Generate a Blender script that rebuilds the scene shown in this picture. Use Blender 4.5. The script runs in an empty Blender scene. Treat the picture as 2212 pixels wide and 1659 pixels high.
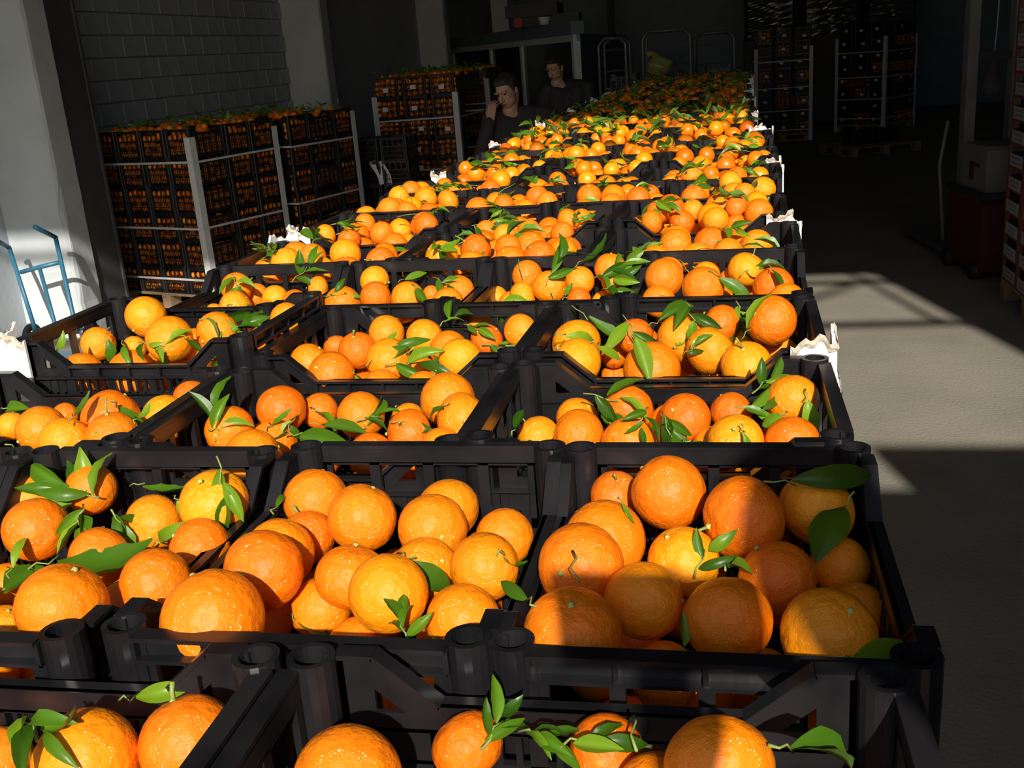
import bpy, bmesh, math, random
import numpy as np
from mathutils import Vector, Matrix, Euler

random.seed(7)
rng = np.random.default_rng(11)
scene = bpy.context.scene
COL = scene.collection

# ------------------------------------------------------------------ camera
IW, IH = 2212.0, 1659.0
FPX = 2256.2
CAM = Vector((-0.1284, -0.5946, 1.909))
YAW, PITCH, ROLL = 0.2113, -0.3051, 0.0778
RM = np.array([[0.979698668, -0.013163098, -0.200043125],
               [0.186273028, -0.309123506, 0.932601210],
               [-0.074113954, -0.950930802, -0.300395957]])   # columns: right, down, forward
cd = bpy.data.cameras.new('camera')
cd.sensor_fit = 'HORIZONTAL'; cd.sensor_width = 36.0
cd.lens = FPX / IW * 36.0
cd.clip_start = 0.02; cd.clip_end = 200
cam = bpy.data.objects.new('camera', cd); COL.objects.link(cam)
m = Matrix.Identity(4)
for i in range(3):
    m[i][0] = RM[i][0]; m[i][1] = -RM[i][1]; m[i][2] = -RM[i][2]; m[i][3] = CAM[i]
cam.matrix_world = m
scene.camera = cam

# ------------------------------------------------------------------ world, sun, exposure
SUN_EL = math.radians(29.6); SUN_AZ = math.radians(13.1)     # light travels towards +Y and a little -X
w = bpy.data.worlds.new('world'); scene.world = w; w.use_nodes = True
nt = w.node_tree; bg = nt.nodes['Background']
sky = nt.nodes.new('ShaderNodeTexSky'); sky.sky_type = 'NISHITA'
sky.sun_disc = False; sky.sun_elevation = SUN_EL; sky.sun_rotation = math.pi - SUN_AZ
nt.links.new(sky.outputs[0], bg.inputs[0]); bg.inputs[1].default_value = 0.13
sd = bpy.data.lights.new('sun', 'SUN'); sd.energy = 6.1; sd.angle = math.radians(0.8); sd.color = (1.0, 0.93, 0.80)
sun = bpy.data.objects.new('sun', sd); COL.objects.link(sun)
ld = Vector((-math.sin(SUN_AZ) * math.cos(SUN_EL), math.cos(SUN_AZ) * math.cos(SUN_EL), -math.sin(SUN_EL)))
sun.rotation_euler = ld.to_track_quat('-Z', 'Y').to_euler(); sun.location = (3, -14, 9)
vs = scene.view_settings
vs.view_transform = 'Standard'; vs.look = 'None'; vs.gamma = 1.0; vs.exposure = 0.0
vs.use_curve_mapping = False

# ------------------------------------------------------------------ measuring helpers
def ray(u, v):
    d = RM @ np.array([u - IW / 2, v - IH / 2, FPX]); return d / FPX    # per unit optical depth
def at_depth(u, v, zc):
    d = ray(u, v); return Vector((CAM[0] + d[0] * zc, CAM[1] + d[1] * zc, CAM[2] + d[2] * zc))
def at_z(u, v, z):
    d = ray(u, v); return at_depth(u, v, (z - CAM[2]) / d[2])
def at_y(u, v, y):
    d = ray(u, v); return at_depth(u, v, (y - CAM[1]) / d[1])
def at_x(u, v, x):
    d = ray(u, v); return at_depth(u, v, (x - CAM[0]) / d[0])
def zc_of(p):
    q = np.array([p[0] - CAM[0], p[1] - CAM[1], p[2] - CAM[2]]); return float(RM[:, 2] @ q)
def proj(p):
    q = RM.T @ np.array([p[0] - CAM[0], p[1] - CAM[1], p[2] - CAM[2]])
    return IW / 2 + FPX * q[0] / q[2], IH / 2 + FPX * q[1] / q[2], q[2]

# ------------------------------------------------------------------ materials
def mat(name, col, rough=0.5, col2=None, scale=6.0, bump=0.0, bscale=40.0, spec=0.5, metal=0.0, detail=4.0, sharp=None):
    M = bpy.data.materials.new(name); M.use_nodes = True
    n = M.node_tree; b = n.nodes['Principled BSDF']
    b.inputs['Roughness'].default_value = rough; b.inputs['Metallic'].default_value = metal
    b.inputs['Specular IOR Level'].default_value = spec
    tc = n.nodes.new('ShaderNodeTexCoord')
    if col2 is None: col2 = tuple(c * 0.8 for c in col)
    nz = n.nodes.new('ShaderNodeTexNoise'); nz.inputs['Scale'].default_value = scale; nz.inputs['Detail'].default_value = detail
    n.links.new(tc.outputs['Object'], nz.inputs['Vector'])
    cr = n.nodes.new('ShaderNodeValToRGB')
    a, e = sharp or (0.35, 0.68)
    cr.color_ramp.elements[0].position = a; cr.color_ramp.elements[1].position = e
    cr.color_ramp.elements[0].color = (*col, 1); cr.color_ramp.elements[1].color = (*col2, 1)
    n.links.new(nz.outputs['Fac'], cr.inputs['Fac']); n.links.new(cr.outputs['Color'], b.inputs['Base Color'])
    if bump > 0:
        n2 = n.nodes.new('ShaderNodeTexNoise'); n2.inputs['Scale'].default_value = bscale; n2.inputs['Detail'].default_value = 5
        n.links.new(tc.outputs['Object'], n2.inputs['Vector'])
        bp = n.nodes.new('ShaderNodeBump'); bp.inputs['Strength'].default_value = bump; bp.inputs['Distance'].default_value = 0.01
        n.links.new(n2.outputs['Fac'], bp.inputs['Height']); n.links.new(bp.outputs['Normal'], b.inputs['Normal'])
    return M

def orange_mat(name, sc, island):
    M = bpy.data.materials.new(name); M.use_nodes = True
    n = M.node_tree; b = n.nodes['Principled BSDF']
    b.inputs['Roughness'].default_value = 0.46; b.inputs['Specular IOR Level'].default_value = 0.30
    b.inputs['Coat Weight'].default_value = 0.55; b.inputs['Coat Roughness'].default_value = 0.13; b.inputs['Coat IOR'].default_value = 1.45
    if island:
        src = n.nodes.new('ShaderNodeNewGeometry').outputs['Random Per Island']
    else:
        src = n.nodes.new('ShaderNodeObjectInfo').outputs['Random']
    cr = n.nodes.new('ShaderNodeValToRGB')
    cr.color_ramp.elements[0].position = 0.0; cr.color_ramp.elements[0].color = (0.84, 0.135, 0.002, 1)
    cr.color_ramp.elements[1].position = 1.0; cr.color_ramp.elements[1].color = (0.95, 0.330, 0.004, 1)
    e = cr.color_ramp.elements.new(0.5); e.color = (0.91, 0.215, 0.003, 1)
    n.links.new(src, cr.inputs['Fac'])
    tc = n.nodes.new('ShaderNodeTexCoord')
    nz = n.nodes.new('ShaderNodeTexNoise'); nz.inputs['Scale'].default_value = sc * 1.3; nz.inputs['Detail'].default_value = 3
    n.links.new(tc.outputs['Object'], nz.inputs['Vector'])
    mx = n.nodes.new('ShaderNodeMix'); mx.data_type = 'RGBA'
    r2 = n.nodes.new('ShaderNodeMapRange'); r2.inputs[1].default_value = 0.45; r2.inputs[2].default_value = 0.8; r2.inputs[4].default_value = 0.35
    n.links.new(nz.outputs['Fac'], r2.inputs[0]); n.links.new(r2.outputs[0], mx.inputs[0])
    n.links.new(cr.outputs['Color'], mx.inputs[6]); mx.inputs[7].default_value = (0.93, 0.30, 0.005, 1)
    n.links.new(mx.outputs[2], b.inputs['Base Color'])
    # pores: many small dimples, of uneven depth, over a slightly wavy skin
    v = n.nodes.new('ShaderNodeTexVoronoi'); v.feature = 'F1'; v.inputs['Scale'].default_value = sc * 14.0
    n.links.new(tc.outputs['Object'], v.inputs['Vector'])
    v3 = n.nodes.new('ShaderNodeTexNoise'); v3.inputs['Scale'].default_value = sc * 5.0; v3.inputs['Detail'].default_value = 3
    n.links.new(tc.outputs['Object'], v3.inputs['Vector'])
    am = n.nodes.new('ShaderNodeMapRange'); am.inputs[1].default_value = 0.3; am.inputs[2].default_value = 0.75; am.inputs[3].default_value = 0.25; am.inputs[4].default_value = 1.6
    n.links.new(v3.outputs['Fac'], am.inputs[0])
    mu = n.nodes.new('ShaderNodeMath'); mu.operation = 'MULTIPLY'
    n.links.new(v.outputs['Distance'], mu.inputs[0]); n.links.new(am.outputs[0], mu.inputs[1])
    v2 = n.nodes.new('ShaderNodeTexNoise'); v2.inputs['Scale'].default_value = sc * 1.6; v2.inputs['Detail'].default_value = 2
    n.links.new(tc.outputs['Object'], v2.inputs['Vector'])
    b2 = n.nodes.new('ShaderNodeBump'); b2.inputs['Strength'].default_value = 0.12; b2.inputs['Distance'].default_value = 0.05 if not island else 0.0016
    b1 = n.nodes.new('ShaderNodeBump'); b1.inputs['Strength'].default_value = 0.10; b1.inputs['Distance'].default_value = 0.022 if not island else 0.0007
    b3 = n.nodes.new('ShaderNodeBump'); b3.inputs['Strength'].default_value = 0.42; b3.inputs['Distance'].default_value = 0.022 if not island else 0.0007
    n.links.new(v2.outputs['Fac'], b2.inputs['Height'])
    for bb in (b1, b3):
        n.links.new(mu.outputs[0], bb.inputs['Height']); n.links.new(b2.outputs['Normal'], bb.inputs['Normal'])
    n.links.new(b1.outputs['Normal'], b.inputs['Normal']); n.links.new(b3.outputs['Normal'], b.inputs['Coat Normal'])
    return M

def leaf_mat(name, island):
    M = bpy.data.materials.new(name); M.use_nodes = True
    n = M.node_tree; b = n.nodes['Principled BSDF']
    b.inputs['Roughness'].default_value = 0.36; b.inputs['Specular IOR Level'].default_value = 0.33
    g = n.nodes.new('ShaderNodeNewGeometry')
    src = g.outputs['Random Per Island'] if island else n.nodes.new('ShaderNodeObjectInfo').outputs['Random']
    cr = n.nodes.new('ShaderNodeValToRGB')
    cr.color_ramp.elements[0].color = (0.026, 0.085, 0.005, 1); cr.color_ramp.elements[1].color = (0.200, 0.330, 0.016, 1)
    e = cr.color_ramp.elements.new(0.6); e.color = (0.080, 0.190, 0.009, 1)
    n.links.new(src, cr.inputs['Fac'])
    mx = n.nodes.new('ShaderNodeMix'); mx.data_type = 'RGBA'; mx.blend_type = 'MIX'
    n.links.new(g.outputs['Backfacing'], mx.inputs[0])
    n.links.new(cr.outputs['Color'], mx.inputs[6]); mx.inputs[7].default_value = (0.13, 0.25, 0.045, 1)
    n.links.new(mx.outputs[2], b.inputs['Base Color'])
    tr = n.nodes.new('ShaderNodeBsdfTranslucent'); tr.inputs['Color'].default_value = (0.20, 0.42, 0.02, 1)
    ms = n.nodes.new('ShaderNodeMixShader'); ms.inputs[0].default_value = 0.22
    out = n.nodes['Material Output']
    n.links.new(b.outputs[0], ms.inputs[1]); n.links.new(tr.outputs[0], ms.inputs[2]); n.links.new(ms.outputs[0], out.inputs['Surface'])
    return M

MT = dict(
    orange=orange_mat('orange_peel', 1.7, False), orange_far=orange_mat('orange_peel_heap', 55.0, True),
    leaf=leaf_mat('citrus_leaf', False), leaf_far=leaf_mat('citrus_leaf_heap', True),
    calyx=mat('calyx_green', (0.25, 0.33, 0.06), 0.6, (0.55, 0.50, 0.14), 30),
    twig=mat('twig_green', (0.16, 0.24, 0.04), 0.5, (0.30, 0.33, 0.10), 30),
    crate=mat('black_crate_plastic', (0.0075, 0.0075, 0.009), 0.28, (0.017, 0.016, 0.018), 18, 0.012, 90, 0.5),
    crate_far=mat('black_stack_crate_plastic', (0.010, 0.011, 0.013), 0.42, (0.018, 0.019, 0.021), 12, 0, 40, 0.4),
    board=mat('white_corner_board', (0.80, 0.80, 0.80), 0.55, (0.74, 0.73, 0.71), 12, 0.10, 60),
    torn=mat('torn_grey_paper', (0.58, 0.50, 0.40), 0.9, (0.40, 0.33, 0.25), 60, 0.5, 150),
    post=mat('grey_white_post_board', (0.62, 0.63, 0.65), 0.6, (0.52, 0.53, 0.56), 8),
    strap=mat('white_strap', (0.55, 0.56, 0.58), 0.45, (0.48, 0.49, 0.5), 10),
    wood=mat('pallet_wood', (0.33, 0.22, 0.12), 0.8, (0.22, 0.15, 0.085), 14, 0.3, 60),
    plaster=mat('painted_pillar_plaster', (0.53, 0.575, 0.61), 0.8, (0.45, 0.49, 0.52), 2.2, 0.5, 9, 0.2),
    block=mat('grey_painted_block', (0.48, 0.53, 0.585), 0.85, (0.41, 0.455, 0.50), 3, 0.35, 28, 0.2),
    wall=mat('grey_painted_wall', (0.48, 0.53, 0.585), 0.85, (0.41, 0.455, 0.50), 1.2, 0.25, 20, 0.2),
    mortar=mat('grey_mortar', (0.40, 0.44, 0.48), 0.9, (0.35, 0.385, 0.42), 6, 0.3, 60, 0.2),
    roof=mat('dark_roof_sheet', (0.10, 0.10, 0.105), 0.7, (0.07, 0.07, 0.075), 2),
    darkcol=mat('dark_grey_column', (0.060, 0.060, 0.064), 0.7, (0.045, 0.045, 0.049), 4, 0.2, 30),
    floor=mat('concrete_floor', (0.29, 0.265, 0.22), 0.85, (0.225, 0.205, 0.17), 1.4, 0.45, 55, 0.25, 0.0, 8.0),
    yard=mat('concrete_yard', (0.24, 0.235, 0.22), 0.9, (0.20, 0.195, 0.185), 0.8, 0.3, 40),
    blue=mat('blue_painted_steel', (0.035, 0.155, 0.26), 0.42, (0.028, 0.12, 0.20), 20, 0.1, 150),
    black=mat('black_rubber', (0.012, 0.012, 0.013), 0.6, (0.02, 0.02, 0.02), 20),
    frame=mat('white_office_frame', (0.70, 0.75, 0.80), 0.5, (0.64, 0.69, 0.74), 4),
    glass=mat('dark_office_glass', (0.012, 0.016, 0.020), 0.12, (0.016, 0.020, 0.026), 3),
    panel=mat('office_panel', (0.17, 0.23, 0.30), 0.6, (0.14, 0.19, 0.25), 3),
    red=mat('shaded_red_steel', (0.085, 0.013, 0.008), 0.5, (0.06, 0.010, 0.006), 6),  # stacker red darkened to hold the shade beside the doorway
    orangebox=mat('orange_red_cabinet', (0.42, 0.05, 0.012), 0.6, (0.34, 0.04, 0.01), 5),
    cream=mat('shaded_cream_box', (0.17, 0.16, 0.145), 0.55, (0.13, 0.125, 0.11), 5),  # cream darkened; the shade on the stacker is put into this colour
    carton=mat('shaded_carton_red', (0.17, 0.022, 0.014), 0.6, (0.15, 0.04, 0.01), 9),  # carton red taken down for the shade the cartons stand in
    cartonlabel=mat('shaded_white_carton_panel', (0.30, 0.30, 0.31), 0.6, (0.26, 0.26, 0.27), 9),  # white panel toned to grey as painted-in shade
    ink=mat('grey_print_ink', (0.09, 0.085, 0.09), 0.7, (0.12, 0.115, 0.12), 40),
    produce=mat('dark_green_produce', (0.03, 0.06, 0.02), 0.6, (0.25, 0.03, 0.02), 14, 0, 40, 0.4, 0, 3, (0.5, 0.6)),
    paper=mat('white_paper', (0.72, 0.72, 0.74), 0.7, (0.66, 0.66, 0.68), 6),
    wrap=mat('clear_stretch_wrap', (0.020, 0.026, 0.032), 0.22, (0.034, 0.042, 0.05), 5, 0.35, 9, 0.6),
    bag=mat('yellowish_plastic_bag', (0.30, 0.31, 0.10), 0.3, (0.22, 0.24, 0.07), 9, 0.4, 30),
    sack=mat('beige_sack', (0.11, 0.10, 0.085), 0.7, (0.09, 0.08, 0.068), 8, 0.3, 40),
    skin=mat('skin', (0.42, 0.235, 0.165), 0.5, (0.37, 0.195, 0.135), 14, 0.1, 90),
    lips=mat('lip_skin', (0.26, 0.09, 0.075), 0.5, (0.22, 0.075, 0.06), 14),
    hair=mat('dark_hair', (0.016, 0.013, 0.012), 0.55, (0.028, 0.022, 0.018), 60, 0.7, 120),
    jacket=mat('black_jacket', (0.012, 0.012, 0.014), 0.75, (0.018, 0.018, 0.021), 10, 0.4, 12),
    sweater=mat('charcoal_sweater', (0.017, 0.015, 0.017), 0.85, (0.024, 0.021, 0.023), 12, 0.4, 14),
    trousers=mat('dark_trousers', (0.014, 0.016, 0.024), 0.85, (0.020, 0.022, 0.032), 9, 0.3, 14),
    phone=mat('black_phone', (0.008, 0.008, 0.010), 0.15, (0.012, 0.012, 0.014), 4),
    brown=mat('dark_machine', (0.030, 0.028, 0.028), 0.6, (0.045, 0.04, 0.038), 5),
    steel=mat('galvanised_cage_steel', (0.17, 0.18, 0.20), 0.45, (0.13, 0.14, 0.16), 10, 0, 40, 0.5, 0.4),
)

# ------------------------------------------------------------------ object helpers
class MB:
    """collects geometry for one mesh"""
    def __init__(s): s.v = []; s.f = []; s.m = []
    def add(s, vs, fs, mi=0):
        k = len(s.v); s.v += [tuple(p) for p in vs]; s.f += [tuple(i + k for i in f) for f in fs]; s.m += [mi] * len(fs)
        return s
    def box(s, x0, x1, y0, y1, z0, z1, mi=0):
        return s.add([(x0,y0,z0),(x1,y0,z0),(x1,y1,z0),(x0,y1,z0),(x0,y0,z1),(x1,y0,z1),(x1,y1,z1),(x0,y1,z1)],
              [(0,3,2,1),(4,5,6,7),(0,1,5,4),(1,2,6,5),(2,3,7,6),(3,0,4,7)], mi)
    def bar(s, a, b, wx, wz, up=(0,0,1), mi=0):
        a = Vector(a); b = Vector(b); d = (b - a).normalized(); u = Vector(up)
        if abs(d.dot(u)) > 0.98: u = Vector((0,1,0))
        r = d.cross(u).normalized(); u = r.cross(d)
        pts = []
        for p in (a, b):
            for (i, j) in ((-1,-1),(1,-1),(1,1),(-1,1)): pts.append(p + r * (i * wx / 2) + u * (j * wz / 2))
        return s.add(pts, [(0,1,2,3),(7,6,5,4),(0,4,5,1),(1,5,6,2),(2,6,7,3),(3,7,4,0)], mi)
    def prism(s, poly, axis, c0, c1, mi=0):
        """poly in the plane across axis ('y': (x,z); 'x': (y,z); 'z': (x,y))"""
        n = len(poly)
        def P(p, c): return (p[0], c, p[1]) if axis == 'y' else ((c, p[0], p[1]) if axis == 'x' else (p[0], p[1], c))
        vs = [P(p, c0) for p in poly] + [P(p, c1) for p in poly]
        fs = [tuple(range(n)), tuple(range(2*n-1, n-1, -1))] + [(i, i+n, (i+1) % n + n, (i+1) % n) for i in range(n)]
        return s.add(vs, fs, mi)
    def tube(s, pts, rad, n=8, cap=True, mi=0):
        pts = [Vector(p) for p in pts]; k = len(pts)
        if not hasattr(rad, '__len__'): rad = [rad] * k
        rings = []; ref = None
        for i, p in enumerate(pts):
            d = (pts[min(i+1, k-1)] - pts[max(i-1, 0)]).normalized()
            if ref is None:
                ref = d.cross(Vector((0.13, 0.21, 0.97)));
                if ref.length < 0.05: ref = d.cross(Vector((1, 0, 0)))
            ref = (ref - d * ref.dot(d)).normalized(); t = d.cross(ref)
            rings.append([p + (ref * math.cos(2*math.pi*j/n) + t * math.sin(2*math.pi*j/n)) * rad[i] for j in range(n)])
        vs = [q for r in rings for q in r]; fs = []
        for i in range(k-1):
            for j in range(n):
                fs.append((i*n+j, i*n+(j+1) % n, (i+1)*n+(j+1) % n, (i+1)*n+j))
        if cap: fs += [tuple(range(n-1, -1, -1)), tuple(range((k-1)*n, k*n))]
        return s.add(vs, fs, mi)
    def cup(s, x, y, z0, z1, ro, ri, depth, n=12):
        """round post with a hollow socket in its top"""
        c = [(math.cos(2*math.pi*j/n), math.sin(2*math.pi*j/n)) for j in range(n)]
        rings = [(ro*0.86, z0), (ro, z1-0.03), (ro, z1), (ri, z1), (ri*0.92, z1-depth)]
        vs = [(x + a*r, y + b*r, z) for r, z in rings for a, b in c]; fs = []
        for i in range(len(rings)-1):
            for j in range(n): fs.append((i*n+j, i*n+(j+1) % n, (i+1)*n+(j+1) % n, (i+1)*n+j))
        fs += [tuple(range(n-1, -1, -1)), tuple(range((len(rings)-1)*n, len(rings)*n))]
        return s.add(vs, fs)
    def mesh(s, name, mats, smooth=False):
        me = bpy.data.meshes.new(name); me.from_pydata(s.v, [], s.f)
        for q in (mats if isinstance(mats, (list, tuple)) else [mats]): me.materials.append(q)
        if any(s.m): me.polygons.foreach_set('material_index', s.m)
        if smooth: me.polygons.foreach_set('use_smooth', [True] * len(me.polygons))
        me.update(); return me
    def obj(s, name, mats, parent=None, smooth=False):
        return link(name, s.mesh(name, mats, smooth), parent)

def link(name, data, parent=None, loc=None, rot=None, scale=None):
    o = bpy.data.objects.new(name, data); COL.objects.link(o)
    if parent: o.parent = parent
    if loc is not None: o.location = loc
    if rot is not None: o.rotation_euler = rot
    if scale is not None: o.scale = scale if hasattr(scale, '__len__') else (scale,)*3
    return o
def tag(o, label=None, cat=None, group=None, kind=None):
    if label: o['label'] = label
    if cat: o['category'] = cat
    if group: o['group'] = group
    if kind: o['kind'] = kind
    return o
def thing(name, label, cat, loc=(0,0,0), rz=0.0, group=None):
    o = bpy.data.objects.new(name, None); o.empty_display_size = 0.05; COL.objects.link(o)
    o.location = loc; o.rotation_euler = (0, 0, rz); return tag(o, label, cat, group)
def struct(o, label=None): return tag(o, label, None, None, 'structure')

def join_islands(parts):
    """parts: (verts Nx3, faces list) -> arrays for one mesh"""
    V = []; F = []; k = 0
    for v, f in parts:
        V.append(v); F.append(f + k); k += len(v)
    return np.concatenate(V), np.concatenate(F)
def mesh_np(name, V, F, m, smooth=True):
    me = bpy.data.meshes.new(name)
    nf, w_ = F.shape
    me.vertices.add(len(V)); me.vertices.foreach_set('co', V.astype(np.float32).ravel())
    me.loops.add(nf * w_); me.loops.foreach_set('vertex_index', F.astype(np.int32).ravel())
    me.polygons.add(nf); me.polygons.foreach_set('loop_start', np.arange(0, nf*w_, w_, dtype=np.int32))
    me.polygons.foreach_set('use_smooth', [smooth] * nf)
    me.materials.append(m); me.update(calc_edges=True); me.validate(); return me

# ------------------------------------------------------------------ the hall
TOP = 1.525                      # rim height of the full stacks
YD = -1.2                        # plane of the open door
PX, WX = -5.13, -5.66            # pillar faces / left wall
o = MB().box(-9, 9.0, YD, 27, -0.2, 0).obj('floor', MT['floor']); struct(o, 'grey-beige concrete floor of the packing hall')
o = MB().box(-40, 40, -45, YD, -0.22, -0.01).obj('floor', MT['yard']); struct(o, 'concrete yard outside the open door')
o = MB().box(-9, 9.0, YD - 0.3, 27, 6.2, 6.4).obj('ceiling', MT['roof']); struct(o, 'dark sheet roof of the hall')
o = MB().box(8.8, 9.0, YD, 27, 0, 6.2).obj('wall_right', MT['wall']); struct(o)
o = MB().box(-9, 9, 26.6, 26.8, 0, 6.2).obj('wall_back', MT['panel']); struct(o, 'blue-grey back wall of the hall')
fw = MB(); fw.box(-9, -4.7, YD - 0.3, YD, 0, 6.2); fw.box(3.28, 9, YD - 0.3, YD, 0, 6.2); fw.box(-4.7, 3.28, YD - 0.3, YD, 5.60, 6.2)
struct(fw.obj('wall_front', MT['wall']), 'front wall around the open loading door')
d1 = MB().box(1.83, 3.26, YD - 0.12, YD - 0.04, 0, 3.23).obj('shade_panel_1', MT['panel']); struct(d1, 'lower steel door leaf standing at the right jamb')  # added out of view, blocks the sun so the near floor falls dark
d1 = MB().box(0.80, 1.88, YD - 0.24, YD - 0.16, 0, 3.00).obj('shade_panel_2', MT['panel']); struct(d1, 'shorter steel door leaf beside the right leaf')  # lower sun blocker, added unseen, carries the floor shade further left
for zz in (4.60, 5.36):
    struct(MB().box(-4.7, 3.28, YD - 0.18, YD - 0.13, zz - 0.035, zz + 0.035).obj('trim_1', MT['steel']))
struct(MB().box(3.08, 3.14, YD - 0.18, YD - 0.13, 4.60, 5.60).obj('trim_2', MT['steel']))
for xa, xb in ((3.11, 1.77), (0.4, 1.77), (0.4, -0.95), (-2.3, -0.95)):
    struct(MB().bar((xa, YD - 0.1, 5.36), (xb, YD - 0.1, 4.60), 0.05, 0.05).obj('trim_2', MT['steel']))

# left wall: mortar-backed block bay between the first two pillars, plain wall beyond
wl = MB().box(WX - 0.25, WX - 0.012, YD, 26.6, 0, 6.2).obj('wall_left', MT['mortar']); struct(wl, 'grey painted block wall along the left side')
bm_ = MB(); g = 0.004
x0, x1, y0, y1, z0, z1 = -0.012, 0.012, -0.2 + g, 0.2 - g, -0.1 + g, 0.1 - g
c = 0.006
bm_.add([(x0,y0,z0),(x0,y1,z0),(x0,y1,z1),(x0,y0,z1),(x1-c,y0,z0),(x1-c,y1,z0),(x1-c,y1,z1),(x1-c,y0,z1),
         (x1,y0+c,z0+c),(x1,y1-c,z0+c),(x1,y1-c,z1-c),(x1,y0+c,z1-c)],
        [(0,1,5,4),(1,2,6,5),(2,3,7,6),(3,0,4,7),(4,5,9,8),(5,6,10,9),(6,7,11,10),(7,4,8,11),(8,9,10,11)])
blk = bm_.mesh('block', MT['block'])
for r in range(11):
    for k in range(15):
        yy = 7.1 + k * 0.4 + (0.2 if r % 2 else 0)
        if yy > 12.75: continue
        link('block', blk, wl, (WX + random.uniform(-0.002, 0.002), yy, 1.05 + r * 0.2))
o = MB().box(WX - 0.012, WX + 0.012, 6.9, 12.9, 0, 0.95).box(WX - 0.012, WX + 0.012, 6.9, 12.9, 3.15, 6.2).box(WX - 0.012, WX + 0.01, 12.9, 26.6, 0, 6.2).box(WX - 0.012, WX + 0.01, YD, 6.9, 0, 6.2).obj('wall_plaster', MT['wall'], wl)

def pillar(n, y, dy, low_rough):
    # plastered column with chipped, uneven arrises
    N = 46; vs = []; fs = []
    for i in range(N + 1):
        z = 6.2 * i / N
        a = (0.018 if z < 1.3 else 0.006)
        j = [random.uniform(-a, a) for _ in range(8)]
        ring = [(WX - 0.01, y + j[0]*0.5), (PX - 0.03 + j[1]*0.4, y + j[1]*0.5), (PX - 0.012 + j[2]*0.6, y + 0.008 + abs(j[2])), (PX + j[3]*0.3, y + 0.03 + abs(j[3])),
                (PX + j[4]*0.3, y + dy - 0.02), (PX - 0.01, y + dy), (WX - 0.01, y + dy)]
        vs += [(p[0], p[1], z) for p in ring]
    M_ = 7
    for i in range(N):
        for k in range(M_):
            fs.append((i*M_+k, i*M_+(k+1) % M_, (i+1)*M_+(k+1) % M_, (i+1)*M_+k))
    o = MB().add(vs, fs).obj('trim_3', MT['plaster']); return struct(o, n)
pillar('near left plastered pillar with the hand truck leaning on it', 6.70, 0.30, True)
pillar('second plastered pillar behind the strapped crate stack', 12.83, 0.30, False)
pillar('third plastered pillar before the office partition', 19.25, 0.34, False)
struct(MB().box(PX - 0.3, PX - 0.02, 7.0, 7.42, 0, 6.2).box(PX - 0.02, PX - 0.005, 7.37, 7.40, 0, 6.2).obj('trim_4', MT['darkcol']), 'dark grey column standing against the near pillar')
struct(MB().box(WX - 0.02, WX + 0.03, 13.35, 13.75, 1.45, 1.85).obj('vent_panel', MT['darkcol']), 'dark vent panel on the left wall')

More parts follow.
